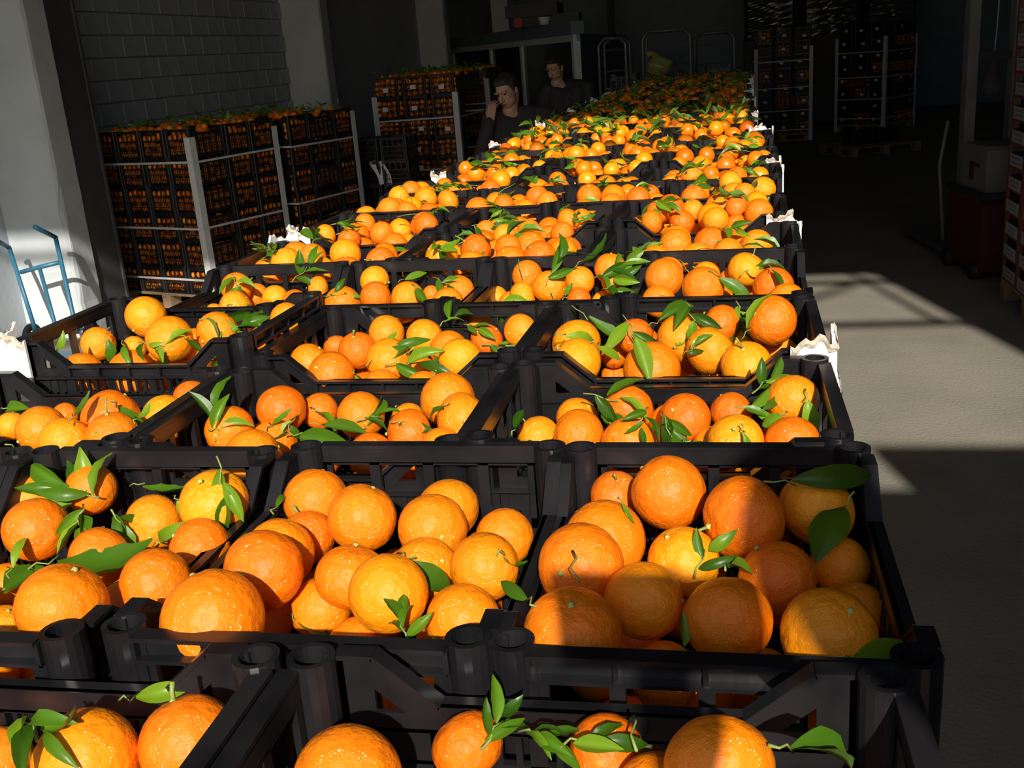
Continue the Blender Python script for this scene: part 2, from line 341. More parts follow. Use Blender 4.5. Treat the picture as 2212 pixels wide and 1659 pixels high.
# ------------------------------------------------------------------ crate
CL, CW, CH, CP = 0.398, 0.298, 0.235, 0.23      # length, width, height, stacking pitch
def crate_parts(ne=18, ns=26, bw=0.0022):
    P = {}
    t = 0.004
    # end wall (short side) built at +x ; full height, a thin channel rim over a row of windows
    e = MB(); X = CL / 2; hw = CW / 2 - 0.030
    e.box(X - 0.013, X - 0.009, -hw, hw, 0.213, 0.2325)
    e.box(X - 0.014, X + 0.001, -hw, hw, 0.2295, 0.2330)
    e.box(X - 0.013, X, -hw, hw, 0.211, 0.2140)
    for k in range(5): y = -hw + 2 * hw * k / 4; e.box(X - 0.012, X - 0.001, y - 0.0018, y + 0.0018, 0.213, 0.231)
    for k in range(5): y = -hw + 2 * hw * k / 4; e.box(X - 0.013, X - 0.006, y - 0.0055, y + 0.0055, 0.150, 0.213)
    for q in (-1, 1): e.box(X - 0.013, X - 0.008, q*hw - 0.012, q*hw + 0.012, 0.008, 0.213)
    e.box(X - 0.013, X - 0.006, -hw, hw, 0.140, 0.151)
    for k in range(ne): y = -hw + 2 * hw * k / (ne - 1); e.box(X - 0.012, X - 0.007, y - bw, y + bw, 0.008, 0.142)
    for z in (0.010, 0.054, 0.098): e.box(X - 0.012, X - 0.006, -hw, hw, z - 0.0035, z + 0.0035)
    P['end_wall'] = e
    # side wall (long side) at +y ; dips in the middle with sloped shoulders
    s = MB(); Y = CW / 2; hl = CL / 2 - 0.030
    for q in (-1, 1):
        def pl(pts): return [(q * a, b) for a, b in (pts if q > 0 else pts[::-1])]
        s.prism(pl([(hl, 0.150), (hl, 0.233), (0.143, 0.233), (0.143, 0.150)]), 'y', Y - 0.012, Y - 0.008)
        s.prism(pl([(0.143, 0.233), (0.100, 0.196), (0.122, 0.190), (0.143, 0.208)]), 'y', Y - 0.012, Y - 0.008)
        s.prism(pl([(0.143, 0.190), (0.122, 0.190), (0.100, 0.196), (0.100, 0.150), (0.143, 0.150)]), 'y', Y - 0.012, Y - 0.008)
        s.prism(pl([(hl, 0.2295), (hl, 0.233), (0.142, 0.233), (0.142, 0.2295)]), 'y', Y - 0.013, Y + 0.001)
        s.prism(pl([(0.1415, 0.233), (0.0985, 0.196), (0.1005, 0.1925), (0.1435, 0.2295)]), 'y', Y - 0.013, Y + 0.001)
        s.prism(pl([(hl, 0.175), (hl, 0.178), (0.100, 0.178), (0.100, 0.175)]), 'y', Y - 0.012, Y)
    s.box(-0.1, 0.1, Y - 0.012, Y - 0.008, 0.176, 0.196)
    s.box(-0.1, 0.1, Y - 0.013, Y + 0.001, 0.1925, 0.196)
    s.box(-0.1, 0.1, Y - 0.012, Y, 0.175, 0.178)
    for k in range(5): x = -0.1 + 0.05 * k; s.box(x - 0.0018, x + 0.0018, Y - 0.011, Y - 0.001, 0.177, 0.194)
    for k in range(6): x = -hl + 2 * hl * k / 5; s.box(x - 0.006, x + 0.006, Y - 0.012, Y - 0.005, 0.008, 0.176)
    s.box(-hl, hl, Y - 0.012, Y - 0.006, 0.146, 0.153)
    for k in range(ns): x = -hl + 2 * hl * k / (ns - 1); s.box(x - bw, x + bw, Y - 0.011, Y - 0.006, 0.008, 0.176)
    for z in (0.010, 0.055, 0.100): s.box(-hl, hl, Y - 0.011, Y - 0.005, z - 0.0035, z + 0.0035)
    P['side_wall'] = s
    # corner post at +x +y with round socket and short webs
    c = MB(); px, py = CL / 2 - 0.0165, CW / 2 - 0.0165
    c.cup(px, py, 0, CH, 0.0165, 0.0120, 0.03, 18)
    c.box(px - 0.020, px - 0.008, py + 0.0045, py + 0.0085, 0, CH - 0.002)
    c.box(px + 0.0045, px + 0.0085, py - 0.020, py - 0.008, 0, CH - 0.002)
    P['corner_post'] = c
    b = MB()
    for k in range(9): x = -CL/2 + 0.02 + (CL - 0.04) * k / 8; b.box(x - 0.006, x + 0.006, -CW/2 + 0.01, CW/2 - 0.01, 0, 0.006)
    for k in range(7): y = -CW/2 + 0.02 + (CW - 0.04) * k / 6; b.box(-CL/2 + 0.01, CL/2 - 0.01, y - 0.006, y + 0.006, 0.001, 0.007)
    P['base_grid'] = b
    return P
CP_ = crate_parts()
CM = {k: v.mesh(k, MT['crate']) for k, v in CP_.items()}
def flipped(mb, sx, sy):
    n = MB(); f = mb.f if sx * sy > 0 else [t[::-1] for t in mb.f]
    return n.add([(a*sx, b*sy, c) for a, b, c in mb.v], f)
CM['end_wall_b'] = flipped(CP_['end_wall'], -1, -1).mesh('end_wall', MT['crate'])
CM['side_wall_b'] = flipped(CP_['side_wall'], -1, -1).mesh('side_wall', MT['crate'])
for nm, sx, sy in (('b', -1, -1), ('c', 1, -1), ('d', -1, 1)):
    CM['corner_post_' + nm] = flipped(CP_['corner_post'], sx, sy).mesh('corner_post', MT['crate'])
def whole_mesh(parts_, material):
    whole = MB()
    for k in ('end_wall', 'side_wall'):
        whole.add(parts_[k].v, parts_[k].f); q = flipped(parts_[k], -1, -1); whole.add(q.v, q.f)
    for sx in (1, -1):
        for sy in (1, -1): q = flipped(parts_['corner_post'], sx, sy); whole.add(q.v, q.f)
    whole.add(parts_['base_grid'].v, parts_['base_grid'].f)
    return whole.mesh('fruit_crate', material)
WHOLE = whole_mesh(crate_parts(13, 18, 0.0019), MT['crate_far'])
WHOLE_N = whole_mesh(CP_, MT['crate'])
low = MB()          # plain shell for the buried layers
for q in (-1, 1):
    low.box(q*CL/2 - 0.006, q*CL/2 + 0.006, -CW/2, CW/2, 0.02, 0.10); low.box(q*CL/2 - 0.006, q*CL/2 + 0.006, -CW/2, CW/2, 0.19, 0.23)
    low.box(-CL/2, CL/2, q*CW/2 - 0.006, q*CW/2 + 0.006, 0.02, 0.10); low.box(-CL/2, CL/2, q*CW/2 - 0.006, q*CW/2 + 0.006, 0.14, 0.17)
    for p in (-1, 1): low.box(q*(CL/2-0.016) - 0.016, q*(CL/2-0.016) + 0.016, p*(CW/2-0.016) - 0.016, p*(CW/2-0.016) + 0.016, 0, 0.232)
low.box(-CL/2, CL/2, -CW/2, CW/2, 0, 0.01)
LOWV = np.array(low.v); LOWF = np.array(low.f)

def crate(label, loc, rz, detailed, group, parts_mat=None):
    if detailed:
        t = thing('fruit_crate', label, 'crate', loc, rz, group)
        link('end_wall', CM['end_wall'], t); link('end_wall', CM['end_wall_b'], t)
        link('side_wall', CM['side_wall'], t); link('side_wall', CM['side_wall_b'], t)
        for k in ('corner_post', 'corner_post_b', 'corner_post_c', 'corner_post_d'): link('corner_post', CM[k], t)
        link('base_grid', CM['base_grid'], t)
        return t
    o = link('fruit_crate', WHOLE if parts_mat is None else parts_mat, None, loc, (0, 0, rz)); return tag(o, label, 'crate', group)

# ------------------------------------------------------------------ pallets
PB = {}
PB['deck'] = MB().box(-0.6, 0.6, -0.045, 0.045, 0.123, 0.145).mesh('deck_board', MT['wood'])
PB['run'] = MB().box(-0.05, 0.05, -0.5, 0.5, 0.101, 0.123).mesh('stringer_board', MT['wood'])
PB['blk'] = MB().box(-0.05, 0.05, -0.06, 0.06, 0.022, 0.101).mesh('block', MT['wood'])
PB['bot'] = MB().box(-0.05, 0.05, -0.5, 0.5, 0.0, 0.022).mesh('bottom_board', MT['wood'])
def pallet(label, cx, cy, rz, group='wooden pallets under the crate stacks', z=0):
    t = thing('wooden_pallet', label, 'pallet', (cx, cy, z), rz, group)
    for k in range(8): link('deck_board', PB['deck'], t, (0, -0.455 + 0.13 * k, 0))
    for x in (-0.55, 0, 0.55):
        link('stringer_board', PB['run'], t, (x, 0, 0)); link('bottom_board', PB['bot'], t, (x, 0, 0))
        for y in (-0.44, 0, 0.44): link('block', PB['blk'], t, (x, y, 0))
    return t

# ------------------------------------------------------------------ fruit and leaf meshes
def orange_np(nu, nv, seed, lump, obl=0.95):
    r = np.random.default_rng(seed); ph = r.uniform(0, 6.28, 6)
    V = [(0, 0, 1.0)]
    for i in range(1, nv):
        th = math.pi * i / nv
        for j in range(nu):
            a = 2 * math.pi * j / nu; V.append((math.sin(th)*math.cos(a), math.sin(th)*math.sin(a), math.cos(th)))
    V.append((0, 0, -1.0)); V = np.array(V)
    x, y, z = V.T
    d = 1 + lump * (0.5*np.sin(2.3*x + ph[0]) + 0.4*np.sin(3.1*y + ph[1]) + 0.35*np.sin(2.7*z + ph[2])) + lump*0.35*np.sin(7*np.arctan2(y, x) + ph[3]) * np.clip(z, 0, 1)**2*np.sqrt(np.clip(1-z*z, 0, 1))*1.6
    d = d - 0.06 * np.exp(-((1 - z) / 0.035))
    V = V * d[:, None]; V[:, 2] *= obl
    F = []
    for j in range(nu): F.append((0, 1 + j, 1 + (j+1) % nu, 1 + (j+1) % nu))
    for i in range(nv - 2):
        for j in range(nu):
            a = 1 + i*nu + j; b = 1 + i*nu + (j+1) % nu
            F.append((a, a + nu, b + nu, b))
    k = len(V) - 1; s0 = 1 + (nv-2)*nu
    tris_top = [(0, 1 + j, 1 + (j+1) % nu) for j in range(nu)]; tris_bot = [(k, s0 + (j+1) % nu, s0 + j) for j in range(nu)]
    quads = F[nu:]
    T = tris_top + tris_bot
    for q in quads: T += [(q[0], q[1], q[2]), (q[0], q[2], q[3])]
    return V, np.array(T)
OV = [orange_np(28, 18, s, l, ob) for s, l, ob in ((1, .02, .96), (2, .035, .93), (3, .05, .95), (4, .03, 1.0), (5, .045, .90), (6, .015, .97))]
OM = [mesh_np('orange', v, f, MT['orange']) for v, f in OV]
OLO = [orange_np(14, 9, s, .03, .95) for s in (11, 12, 13)]
OLO2 = [orange_np(9, 6, s, .02, .95) for s in (21, 22)]
cal = MB(); n5 = 10
cal.add([(0.095*(1 if j % 2 else .7)*math.cos(2*math.pi*j/n5), 0.095*(1 if j % 2 else .7)*math.sin(2*math.pi*j/n5), 0.905 if j % 2 else 0.93) for j in range(n5)] +
        [(0.05*math.cos(2*math.pi*j/n5), 0.05*math.sin(2*math.pi*j/n5), 0.985) for j in range(n5)] + [(0, 0, 0.99)],
        [(j, (j+1) % n5, n5 + (j+1) % n5, n5 + j) for j in range(n5)] + [(n5 + j, n5 + (j+1) % n5, 2*n5) for j in range(n5)])
CALYX = cal.mesh('calyx', MT['calyx'], True)
STEMS = [MB().tube([(0, 0, .9), (.05*s, .03, 1.2), (.16*s, .08, 1.55)], [.045, .035, .04], 6).mesh('stem', MT['twig'], True) for s in (1, -1)] + \
        [MB().tube([(0, 0, .9), (.02, .05, 1.15), (.05, .1, 1.3)], [.06, .05, .06], 6).mesh('stem', MT['twig'], True)]

def leaf_np(seed, curl, fold, wid, wave):
    r = np.random.default_rng(seed); n = 9; V = []; F = []
    for i in range(n + 1):
        t = i / n
        w_ = wid * (math.sin(math.pi * min(1, t*0.98 + 0.015)) ** 0.8) * (1.08 - 0.35*t) + 0.004
        zc = curl * (t*(1-t)*2.2) - 0.5*curl*t*t
        for s in (-1, -0.5, 0, 0.5, 1):
            ww = wave * math.sin(6.0*t*math.pi + (1.7 if s > 0 else 0)) * abs(s)
            V.append((t - 0.0, s * w_, zc + fold * abs(s) * w_ + ww))
    for i in range(n):
        for j in range(4):
            a = i*5 + j; F.append((a, a + 5, a + 6, a + 1))
    return np.array(V), np.array(F)
LV = [leaf_np(1, .10, .45, .165, .010), leaf_np(2, -.18, .65, .18, .014), leaf_np(3, .28, .35, .15, .018), leaf_np(4, .02, .95, .19, .012), leaf_np(5, -.30, .40, .20, .022), leaf_np(6, .16, 1.2, .19, .016)]
LM = [mesh_np('leaf', v, f, MT['leaf']) for v, f in LV]
TW = [MB().tube([(0, 0, 0), (.3, .03*s, .05), (.65, -.02*s, .06), (1, .05*s, .02)], [.022, .017, .015, .022], 5).mesh('twig', MT['twig'], True) for s in (1, -1, 2)]

ORD = ['first', 'second', 'third', 'fourth', 'fifth', 'sixth', 'seventh', 'eighth', 'ninth', 'tenth', 'eleventh', 'twelfth', 'thirteenth', 'fourteenth', 'fifteenth', 'sixteenth', 'seventeenth', 'eighteenth', 'nineteenth', 'twentieth']
TENS = ['', '', 'twenty', 'thirty']
def ordw(i):
    if i < 20: return ORD[i]
    t, u = divmod(i + 1, 10)
    return ('twentieth', 'thirtieth')[t - 2] if u == 0 else TENS[t] + '-' + ORD[u - 1]

# ------------------------------------------------------------------ the long line of crate pallets
PAL = [(0.0, -0.30, 0.0), (0.0009, 0.7191, -0.0251), (0.015, 1.815, -0.035), (0.055, 3.06, -0.02), (0.035, 4.20, 0.01), (0.055, 5.34, -0.012),
       (0.08, 6.48, 0.0), (0.10, 7.62, -0.01), (0.13, 8.78, 0.012), (0.16, 9.94, -0.008), (0.20, 11.10, 0.0)]
def pframe(i):
    x, y, r = PAL[i]; c, s = math.cos(r), math.sin(r)
    return lambda X, Y: (x + c*X - s*Y, y + s*X + c*Y)
POSN = {3: ['left-hand', 'middle', 'right-hand'], 4: ['far left', 'second from left', 'third from left', 'far right']}
CR = []          # crates of the top layer
row = 0
for pi in range(len(PAL)):
    fr = pframe(pi); rz = PAL[pi][2]
    for (y0, dy, n) in ((0, .3, 3), (.3, .4, 4), (.7, .3, 3)):
        for k in range(n):
            wdt = 1.2 / n; X = -1.2 + wdt * (k + 0.5); Y = y0 + dy / 2
            CR.append(dict(p=pi, row=row, k=k, n=n, X=X, Y=Y, rz=rz + (0 if n == 3 else math.pi/2) + random.uniform(-.008, .008),
                           dx=random.uniform(-.003, .003), dy=random.uniform(-.003, .003), dz=random.uniform(-.003, .003), w=wdt, d=dy))
        row += 1
def find(r, k): return [q for q in CR if q['row'] == r and q['k'] == k][0]
q = find(0, 2); q['dx'] = -0.018; q['dy'] = -0.008; q['dz'] = 0.013
q = find(0, 1); q['dx'] = -0.024; q['dy'] = -0.008; q['dz'] = 0.010
q = find(0, 0); q['dx'] = -0.03
q = find(1, 2); q['dx'] = 0.012; q['dy'] = 0.006
q = find(1, 3); q['dx'] = 0.008; q['dy'] = 0.006
q = find(3, 0); q['dz'] = 0.028; q['dx'] = 0.004
SHORT = {}
for q in CR:
    fr = pframe(q['p']); x, y = fr(q['X'], q['Y'])
    q['x'], q['y'], q['z'] = x + q['dx'], y + q['dy'], TOP - CH + q['dz']
    pos = POSN[q['n']][q['k']]
    rw = 'nearest row' if q['row'] == 0 else ordw(q['row']) + ' row'
    q['name'] = f"{pos} crate of the {rw}"
    if q['row'] == 0: q['short'] = f"{pos} nearest-row crate"
    else: q['short'] = f"{pos} {ordw(q['row'])}-row crate"
    lab = f"black plastic crate of oranges, {pos} in the {rw}"
    if q['row'] > 0: lab += ' from the front'
    if q['row'] == 0 and q['k'] == 0: q['obj'] = None; 
    q['obj'] = crate(lab, (q['x'], q['y'], q['z']), q['rz'], q['row'] < 12, 'crates in the long line of pallets', WHOLE_N)

# buried layers below (one joined object) and pallets under the line
parts = []
for pi in range(len(PAL)):
    fr = pframe(pi); rz = PAL[pi][2]
    for lay in range(5):
        for q in CR:
            if q['p'] != pi: continue
            if 0.3 < q['Y'] < 0.7 and 0 < q['k'] < 3: continue
            r = rz + (0 if q['n'] == 3 else math.pi/2); c, s = math.cos(r), math.sin(r)
            x, y = fr(q['X'], q['Y']); M2 = np.array([[c, s, 0], [-s, c, 0], [0, 0, 1]])
            parts.append((LOWV @ M2 + np.array([x, y, 0.145 + lay * CP]), LOWF))
    cx, cy = fr(-0.6, 0.5)
    pallet(f"wooden pallet under the {ordw(pi)} block of orange crates in the long line", cx, cy, rz)
V, F = join_islands(parts)
o = link('stacked_crates', mesh_np('stacked_crates', V, F, MT['crate_far'], False)); tag(o, 'lower layers of black crates stacked under the long line', 'crates', kind='stuff')

# ---- fruit
# measured fruit of the near crates: pixel centre and pixel radius in the photograph
FR = {
 (0,1): [(186,1644,114),(409,1610,110),(418,1690,85),(-5,1645,75),(174,1716,75)],
 (0,2): [(752,1686,120),(1010,1612,80),(1315,1630,90),(1553,1655,120),(1416,1718,93)],
 (1,1): [(70,1079,57),(79,1144,69),(196,1057,56),(332,1131,63),(462,1084,76),(433,1184,66),(214,1203,66),(338,1263,79),(135,1310,98),(277,1318,67),(15,1263,48),(10,1363,58),(0,1173,35),(150,1368,50)],
 (1,2): [(682,1082,72),(784,1120,77),(934,1140,76),(968,1100,69),(1090,1160,64),(604,1195,78),(664,1161,62),(569,1232,87),(761,1245,80),(919,1233,74),(1047,1225,76),(692,1318,69),(837,1283,87),(460,1340,112),(577,1340,58),(773,1402,70),(1002,1343,82)],
 (1,3): [(1331,1074,56),(1445,1064,82),(1605,1121,94),(1766,1099,83),(1305,1170,90),(1255,1225,95),(1477,1214,78),(1391,1296,86),(1679,1252,84),(1815,1222,64),(1237,1367,107),(1572,1340,98),(1790,1373,105),(1855,1321,63),(1436,1460,76),(1655,1460,60)],
 (2,0): [(25,920,32),(90,931,55),(142,957,57),(142,900,30),(240,906,62),(244,944,57),(358,903,51),(415,862,40)],
 (2,1): [(497,928,54),(608,886,53),(691,888,40),(781,897,52),(967,863,60),(997,908,61),(884,936,54),(547,990,64),(592,955,50),(878,906,40),(960,970,52),(800,983,50)],
 (2,2): [(1163,944,47),(1250,941,59),(1246,905,47),(1356,886,55),(1358,961,61),(1479,904,56),(1450,918,50),(1579,891,45),(1590,952,60),(1713,864,57),(1711,957,61),(1547,970,54)],
 (3,0): [(316,684,46),(212,743,37),(367,732,52),(471,719,47),(472,740,38),(620,689,36),(570,732,31),(177,809,48),(286,808,54),(371,770,38),(423,778,37),(529,756,28),(236,767,25),(291,752,27)],
 (3,1): [(669,784,44),(716,809,51),(773,757,42),(835,719,40),(838,779,49),(917,728,41),(970,756,42),(995,777,48),(1052,733,37),(995,804,34),(825,839,44),(905,804,40),(917,841,42),(726,749,27),(1125,715,38)],
 (3,2): [(1244,784,57),(1244,740,54),(1408,800,62),(1471,731,53),(1533,758,53),(1612,789,55),(1666,692,56),(1556,699,43),(1685,760,36),(1371,726,40),(1393,738,32),(1328,764,32),(1325,812,28),(1606,746,34)],
 (4,0): [(511,622,34),(508,662,34),(555,638,26),(595,646,30),(637,654,29),(687,622,26),(413,676,26),(462,681,26),(574,676,28)],
 (4,1): [(810,607,33),(811,641,34),(881,644,37),(991,629,35),(968,656,35),(742,656,39),(932,635,19)],
 (4,2): [(1139,595,34),(1187,621,37),(1318,580,35),(1128,641,33),(1072,644,27),(1253,607,32),(1250,648,28),(1304,655,28),(1106,658,30),(1328,604,32)],
 (4,3): [(1443,587,33),(1435,600,43),(1423,651,37),(1519,622,46),(1526,595,30),(1611,583,39),(1670,622,45),(1699,651,40),(1543,637,40),(1579,607,29),(1609,624,25)],
}
def inside(q, p, mrg):
    dx, dy = p[0] - q['x'], p[1] - q['y']; r = PAL[q['p']][2]; c, s = math.cos(r), math.sin(r)
    a, b = c*dx + s*dy, -s*dx + c*dy
    A, B = q['w']/2 - mrg, q['d']/2 - mrg
    a2, b2 = max(-A, min(A, a)), max(-B, min(B, b))
    return (q['x'] + c*a2 - s*b2, q['y'] + s*a2 + c*b2)
ALL = []      # (crate, centre, radius, measured)
for q in CR:
    mine = []
    key = (q['row'], q['k'])
    if key in FR:
        for (u, v, r) in FR[key]:
            rim = q['z'] + CH
            z2 = zc_of(at_z(u, v, rim - 0.040)); z1 = FPX * 0.0315 / r
            zc = 0.72 * z2 + 0.28 * z1
            mine.append([u, v, r, zc])
        for it in range(60):
            P = [at_depth(a[0], a[1], a[3]) for a in mine]; Rr = [a[2] * a[3] / FPX for a in mine]
            for i in range(len(mine)):
                # keep the fruit inside the crate walls by sliding along its sight line
                c0 = inside(q, P[i], 0.014 + Rr[i] * 0.9)
                dyy = c0[1] - P[i][1]
                if abs(dyy) > 0.002: mine[i][3] += max(-.01, min(.01, dyy * 0.5))
                for j in range(i):
                    d = P[i] - P[j]; L = d.length; pen = (Rr[i] + Rr[j]) * 0.96 - L
                    if pen > 0:
                        fi = Vector(ray(mine[i][0], mine[i][1])); sgn = 1 if fi.dot(d) > 0 else -1
                        st = min(0.008, pen * 0.5)
                        mine[i][3] += sgn * st; mine[j][3] -= sgn * st
        for a in mine:
            p = at_depth(a[0], a[1], a[3]); ALL.append((q, p, a[2] * a[3] / FPX, True))
        ex = [(p, r) for (qq, p, r, _) in ALL if qq is q]
        ep = np.array([p for p, r in ex]); er = np.array([r for p, r in ex])
        eu = [proj(p) + (FPX * r / zc_of(p),) for p, r in ex]
        nacc = 0
        for t in range(420):
            r = random.uniform(.029, .034)
            a = random.uniform(-q['w']/2 + .015 + r, q['w']/2 - .015 - r); b = random.uniform(-q['d']/2 + .015 + r, q['d']/2 - .015 - r)
            p = np.array([q['x'] + a, q['y'] + b, q['z'] + CH - random.uniform(.055, .17)])
            dd = np.sqrt(((ep - p)**2).sum(1))
            if (dd < 0.95 * (er + r)).any(): continue
            u, v, zc = proj(p); ru = FPX * r / zc
            bad = False
            for (uu, vv, zz, rr) in eu:
                if zc < zz and math.hypot(u - uu, v - vv) < (ru + rr) * 0.92: bad = True; break
            if bad: continue
            ep = np.vstack([ep, p]); er = np.append(er, r); eu.append((u, v, zc, ru)); nacc += 1
            ALL.append((q, Vector(p), r, False))
    else:
        n_lay = 46 if q['row'] < 15 else 40
        ep = np.zeros((0, 3)); er = np.zeros(0)
        zf = q['z'] + CH - 0.150
        dome = random.uniform(-0.020, 0.003)
        for t in range(n_lay):
            r = random.uniform(.0285, .0365); best = None
            for cnd in range(9):
                a = random.uniform(-q['w']/2 + .014 + r, q['w']/2 - .014 - r); b = random.uniform(-q['d']/2 + .014 + r, q['d']/2 - .014 - r)
                z = zf
                if len(ep):
                    d2 = (ep[:, 0] - a)**2 + (ep[:, 1] - b)**2; s2 = (er + r)**2 - d2; ok = s2 > 0
                    if ok.any(): z = max(z, float((ep[ok, 2] + np.sqrt(s2[ok])).max()))
                cost = z + 0.05 * (abs(a)/(q['w']/2))**2*0.6
                if best is None or cost < best[0]: best = (cost, a, b, z)
            _, a, b, z = best
            if z > q['z'] + CH + dome: continue
            ep = np.vstack([ep, [a, b, z]]); er = np.append(er, r)
        rr = PAL[q['p']][2]; c, s = math.cos(rr), math.sin(rr)
        for (a, b, z), r in zip(ep, er):
            ALL.append((q, Vector((q['x'] + c*a - s*b, q['y'] + s*a + c*b, z)), float(r), False))

# pick the individuals: all measured ones, then the largest-showing upper fruit
def in_frame(p, r):
    u, v, z = proj(p)
    return z > 0 and -FPX*r/z < u < IW + FPX*r/z and -FPX*r/z < v < IH + FPX*r/z
cand = []
for i, (q, p, r, ms) in enumerate(ALL):
    if not in_frame(p, r): continue
    buried = False
    if not ms:
        # hidden under others?
        u, v, z = proj(p); ru = FPX*r/z; cov = 0
        for (q2, p2, r2, _) in ALL:
            if q2 is q and p2 is not p and zc_of(p2) < z:
                u2, v2, zz = proj(p2)
                if math.hypot(u-u2, v-v2) < 0.75*FPX*r2/zz: cov += 1
        buried = cov > 0
        if p.z < q['z'] + CH - 0.075: buried = True
    cand.append(((1 if ms else 0), (0 if buried else 1), FPX * r / zc_of(p), i))
cand.sort(reverse=True)
IND = set(c[3] for c in cand[:300])
bycr = {}
for i in sorted(IND): bycr.setdefault(id(ALL[i][0]), []).append(i)
SHADE = ['deep orange', 'bright orange', 'golden orange']
for cid, ids in bycr.items():
    q = ALL[ids[0]][0]
    ids.sort(key=lambda i: -proj(ALL[i][1])[1])          # near to far
    nrow = max(1, round(math.sqrt(len(ids) * 0.75))); per = math.ceil(len(ids) / nrow)
    for rI in range(nrow):
        line = sorted(ids[rI*per:(rI+1)*per], key=lambda i: proj(ALL[i][1])[0])
        for kI, i in enumerate(line):
            _, p, r, ms = ALL[i]
            ln = 'front' if rI == 0 else ('back' if rI == nrow - 1 else ORD[rI])
            lab = f"ripe orange, {ORD[kI]} from left in {ln} line, {q['short']}"
            rr = random.random()
            # stem end mostly turned up or to the side
            e = Euler((random.gauss(0, .9), random.gauss(0, .9), random.uniform(0, 6.28)))
            o = link('orange', random.choice(OM), None, p, e, (r, r, r * random.uniform(.96, 1.03)))
            tag(o, lab, 'orange', 'oranges heaped in the open crates')
            link('calyx', CALYX, o)
            if random.random() < 0.22: link('stem', random.choice(STEMS), o)
parts = []
for i, (q, p, r, ms) in enumerate(ALL):
    if i in IND: continue
    src = OLO if q['row'] < 15 else OLO2
    v, f = src[i % len(src)]
    a, b, c = random.uniform(0, 6.28), random.gauss(0, 1), random.gauss(0, 1)
    Rr = np.array(Euler((b, c, a)).to_matrix())
    parts.append((v * r @ Rr.T + np.array(p), f))
V, F = join_islands(parts)
tag(link('orange_heap', mesh_np('orange_heap', V, F, MT['orange_far'])), 'further oranges filling the long line of crates', 'oranges', kind='stuff')

# ---- leaf sprigs : (u, v, pixel length, direction in the picture in degrees, number of leaves)
SP = {
 (0,1): [(255,1515,150,-12,1),(50,1545,110,40,4)],
 (0,2): [(1040,1620,130,-60,4),(1120,1580,120,15,4),(1210,1615,150,-8,2),(1370,1545,90,80,0),(1660,1610,175,12,1)],
 (1,1): [(215,1075,120,200,6),(240,1100,110,60,5),(280,1050,110,5,1),(255,1020,75,-50,1),(330,1180,80,-35,1),(60,1230,250,-10,1),(20,1250,95,-70,1),(-15,1290,120,-30,1),(468,985,145,75,2),(375,1070,55,60,1),(180,1090,90,100,3)],
 (1,2): [(858,1195,135,35,1),(880,1390,90,-100,4),(920,1375,70,20,3),(620,1330,95,25,1),(590,1110,50,-60,1),(1073,1197,60,20,1)],
 (1,3): [(1160,1310,90,215,1),(1845,1062,150,122,1,.045,1.9),(1650,1040,225,-3,1),(1500,1250,110,-60,2),(1560,1225,60,10,1),(1335,1075,60,60,1),(1237,1190,75,95,0),(1478,1420,90,-92,1),(1795,1425,180,-3,1)],
 (2,0): [(150,915,75,-55,1),(235,865,90,35,1),(205,935,100,5,1),(290,915,50,-50,1),(0,885,60,0,1),(10,960,70,30,2)],
 (2,1): [(450,930,90,-8,1),(575,930,65,-40,1),(670,880,70,40,1),(668,915,115,10,1),(615,940,130,8,1),(770,910,90,-15,2),(780,935,70,-50,1),(840,910,90,12,1),(970,870,55,140,1),(465,955,110,-92,2),(1000,910,50,60,1),(640,900,60,120,2)],
 (2,2): [(1260,850,130,10,2),(1290,880,80,50,2),(1430,890,100,70,5),(1400,880,80,110,3),(1470,955,70,10,1),(1590,880,90,10,3),(1625,850,80,-35,3),(1740,840,100,80,1),(1700,890,60,150,1),(1600,915,70,85,1),(1110,960,60,10,1),(1105,940,55,-65,1)],
 (3,0): [(230,720,60,80,1),(262,735,55,70,1),(335,760,85,-35,1),(300,740,60,20,2),(390,725,60,35,1),(430,690,85,5,3),(500,715,80,-20,3),(490,740,60,100,2),(445,790,80,-50,1),(120,770,50,-70,1),(350,755,50,70,1),(560,720,50,-85,1)],
 (3,1): [(790,660,70,75,1),(790,790,110,-30,2),(830,790,130,0,2),(950,705,60,-30,2),(1000,700,60,20,2),(1040,745,85,5,2),(935,760,40,60,1),(760,800,50,60,1),(1110,650,70,115,1)],
 (3,2): [(1235,660,175,35,1),(1345,680,110,65,2),(1360,700,120,70,1),(1200,725,80,5,1),(1275,740,70,30,1),(1400,705,100,-25,1),(1480,650,80,70,2),(1555,640,90,35,4),(1590,650,80,80,3),(1475,770,60,-40,2),(1455,755,50,-45,1),(1600,735,110,-60,1)],
 (4,0): [(500,590,60,60,2),(480,650,40,-40,1),(490,660,50,0,1),(630,610,80,-35,3),(660,600,70,-70,1)],
 (4,1): [(760,560,70,40,2),(860,610,60,-20,1),(890,615,50,50,1),(970,585,80,-5,2),(935,600,60,30,2),(700,640,60,-10,2)],
 (4,2): [(1095,545,60,-10,2),(1120,560,75,80,0),(1180,615,90,-60,3),(1190,630,80,80,2),(1240,580,90,-40,1),(1280,600,90,5,5),(1310,590,80,-25,3),(1070,650,70,5,1),(1215,650,40,-60,1),(1300,625,60,15,2)],
 (4,3): [(1530,585,110,35,1),(1600,595,65,-20,2),(1555,640,75,80,2),(1465,560,50,60,0),(1660,570,60,60,1)],
}
def surface_depth(u, v, q, fr_):
    best = None
    for (p, r) in fr_:
        pu, pv, pz = proj(p); rr = FPX * r / pz; d = math.hypot(u - pu, v - pv)
        if d < rr:
            z = pz - math.sqrt(max(0, 1 - (d/rr)**2)) * r
            if best is None or z < best: best = z
    if best is None: best = zc_of(at_z(u, v, q['z'] + CH - 0.035))
    return best
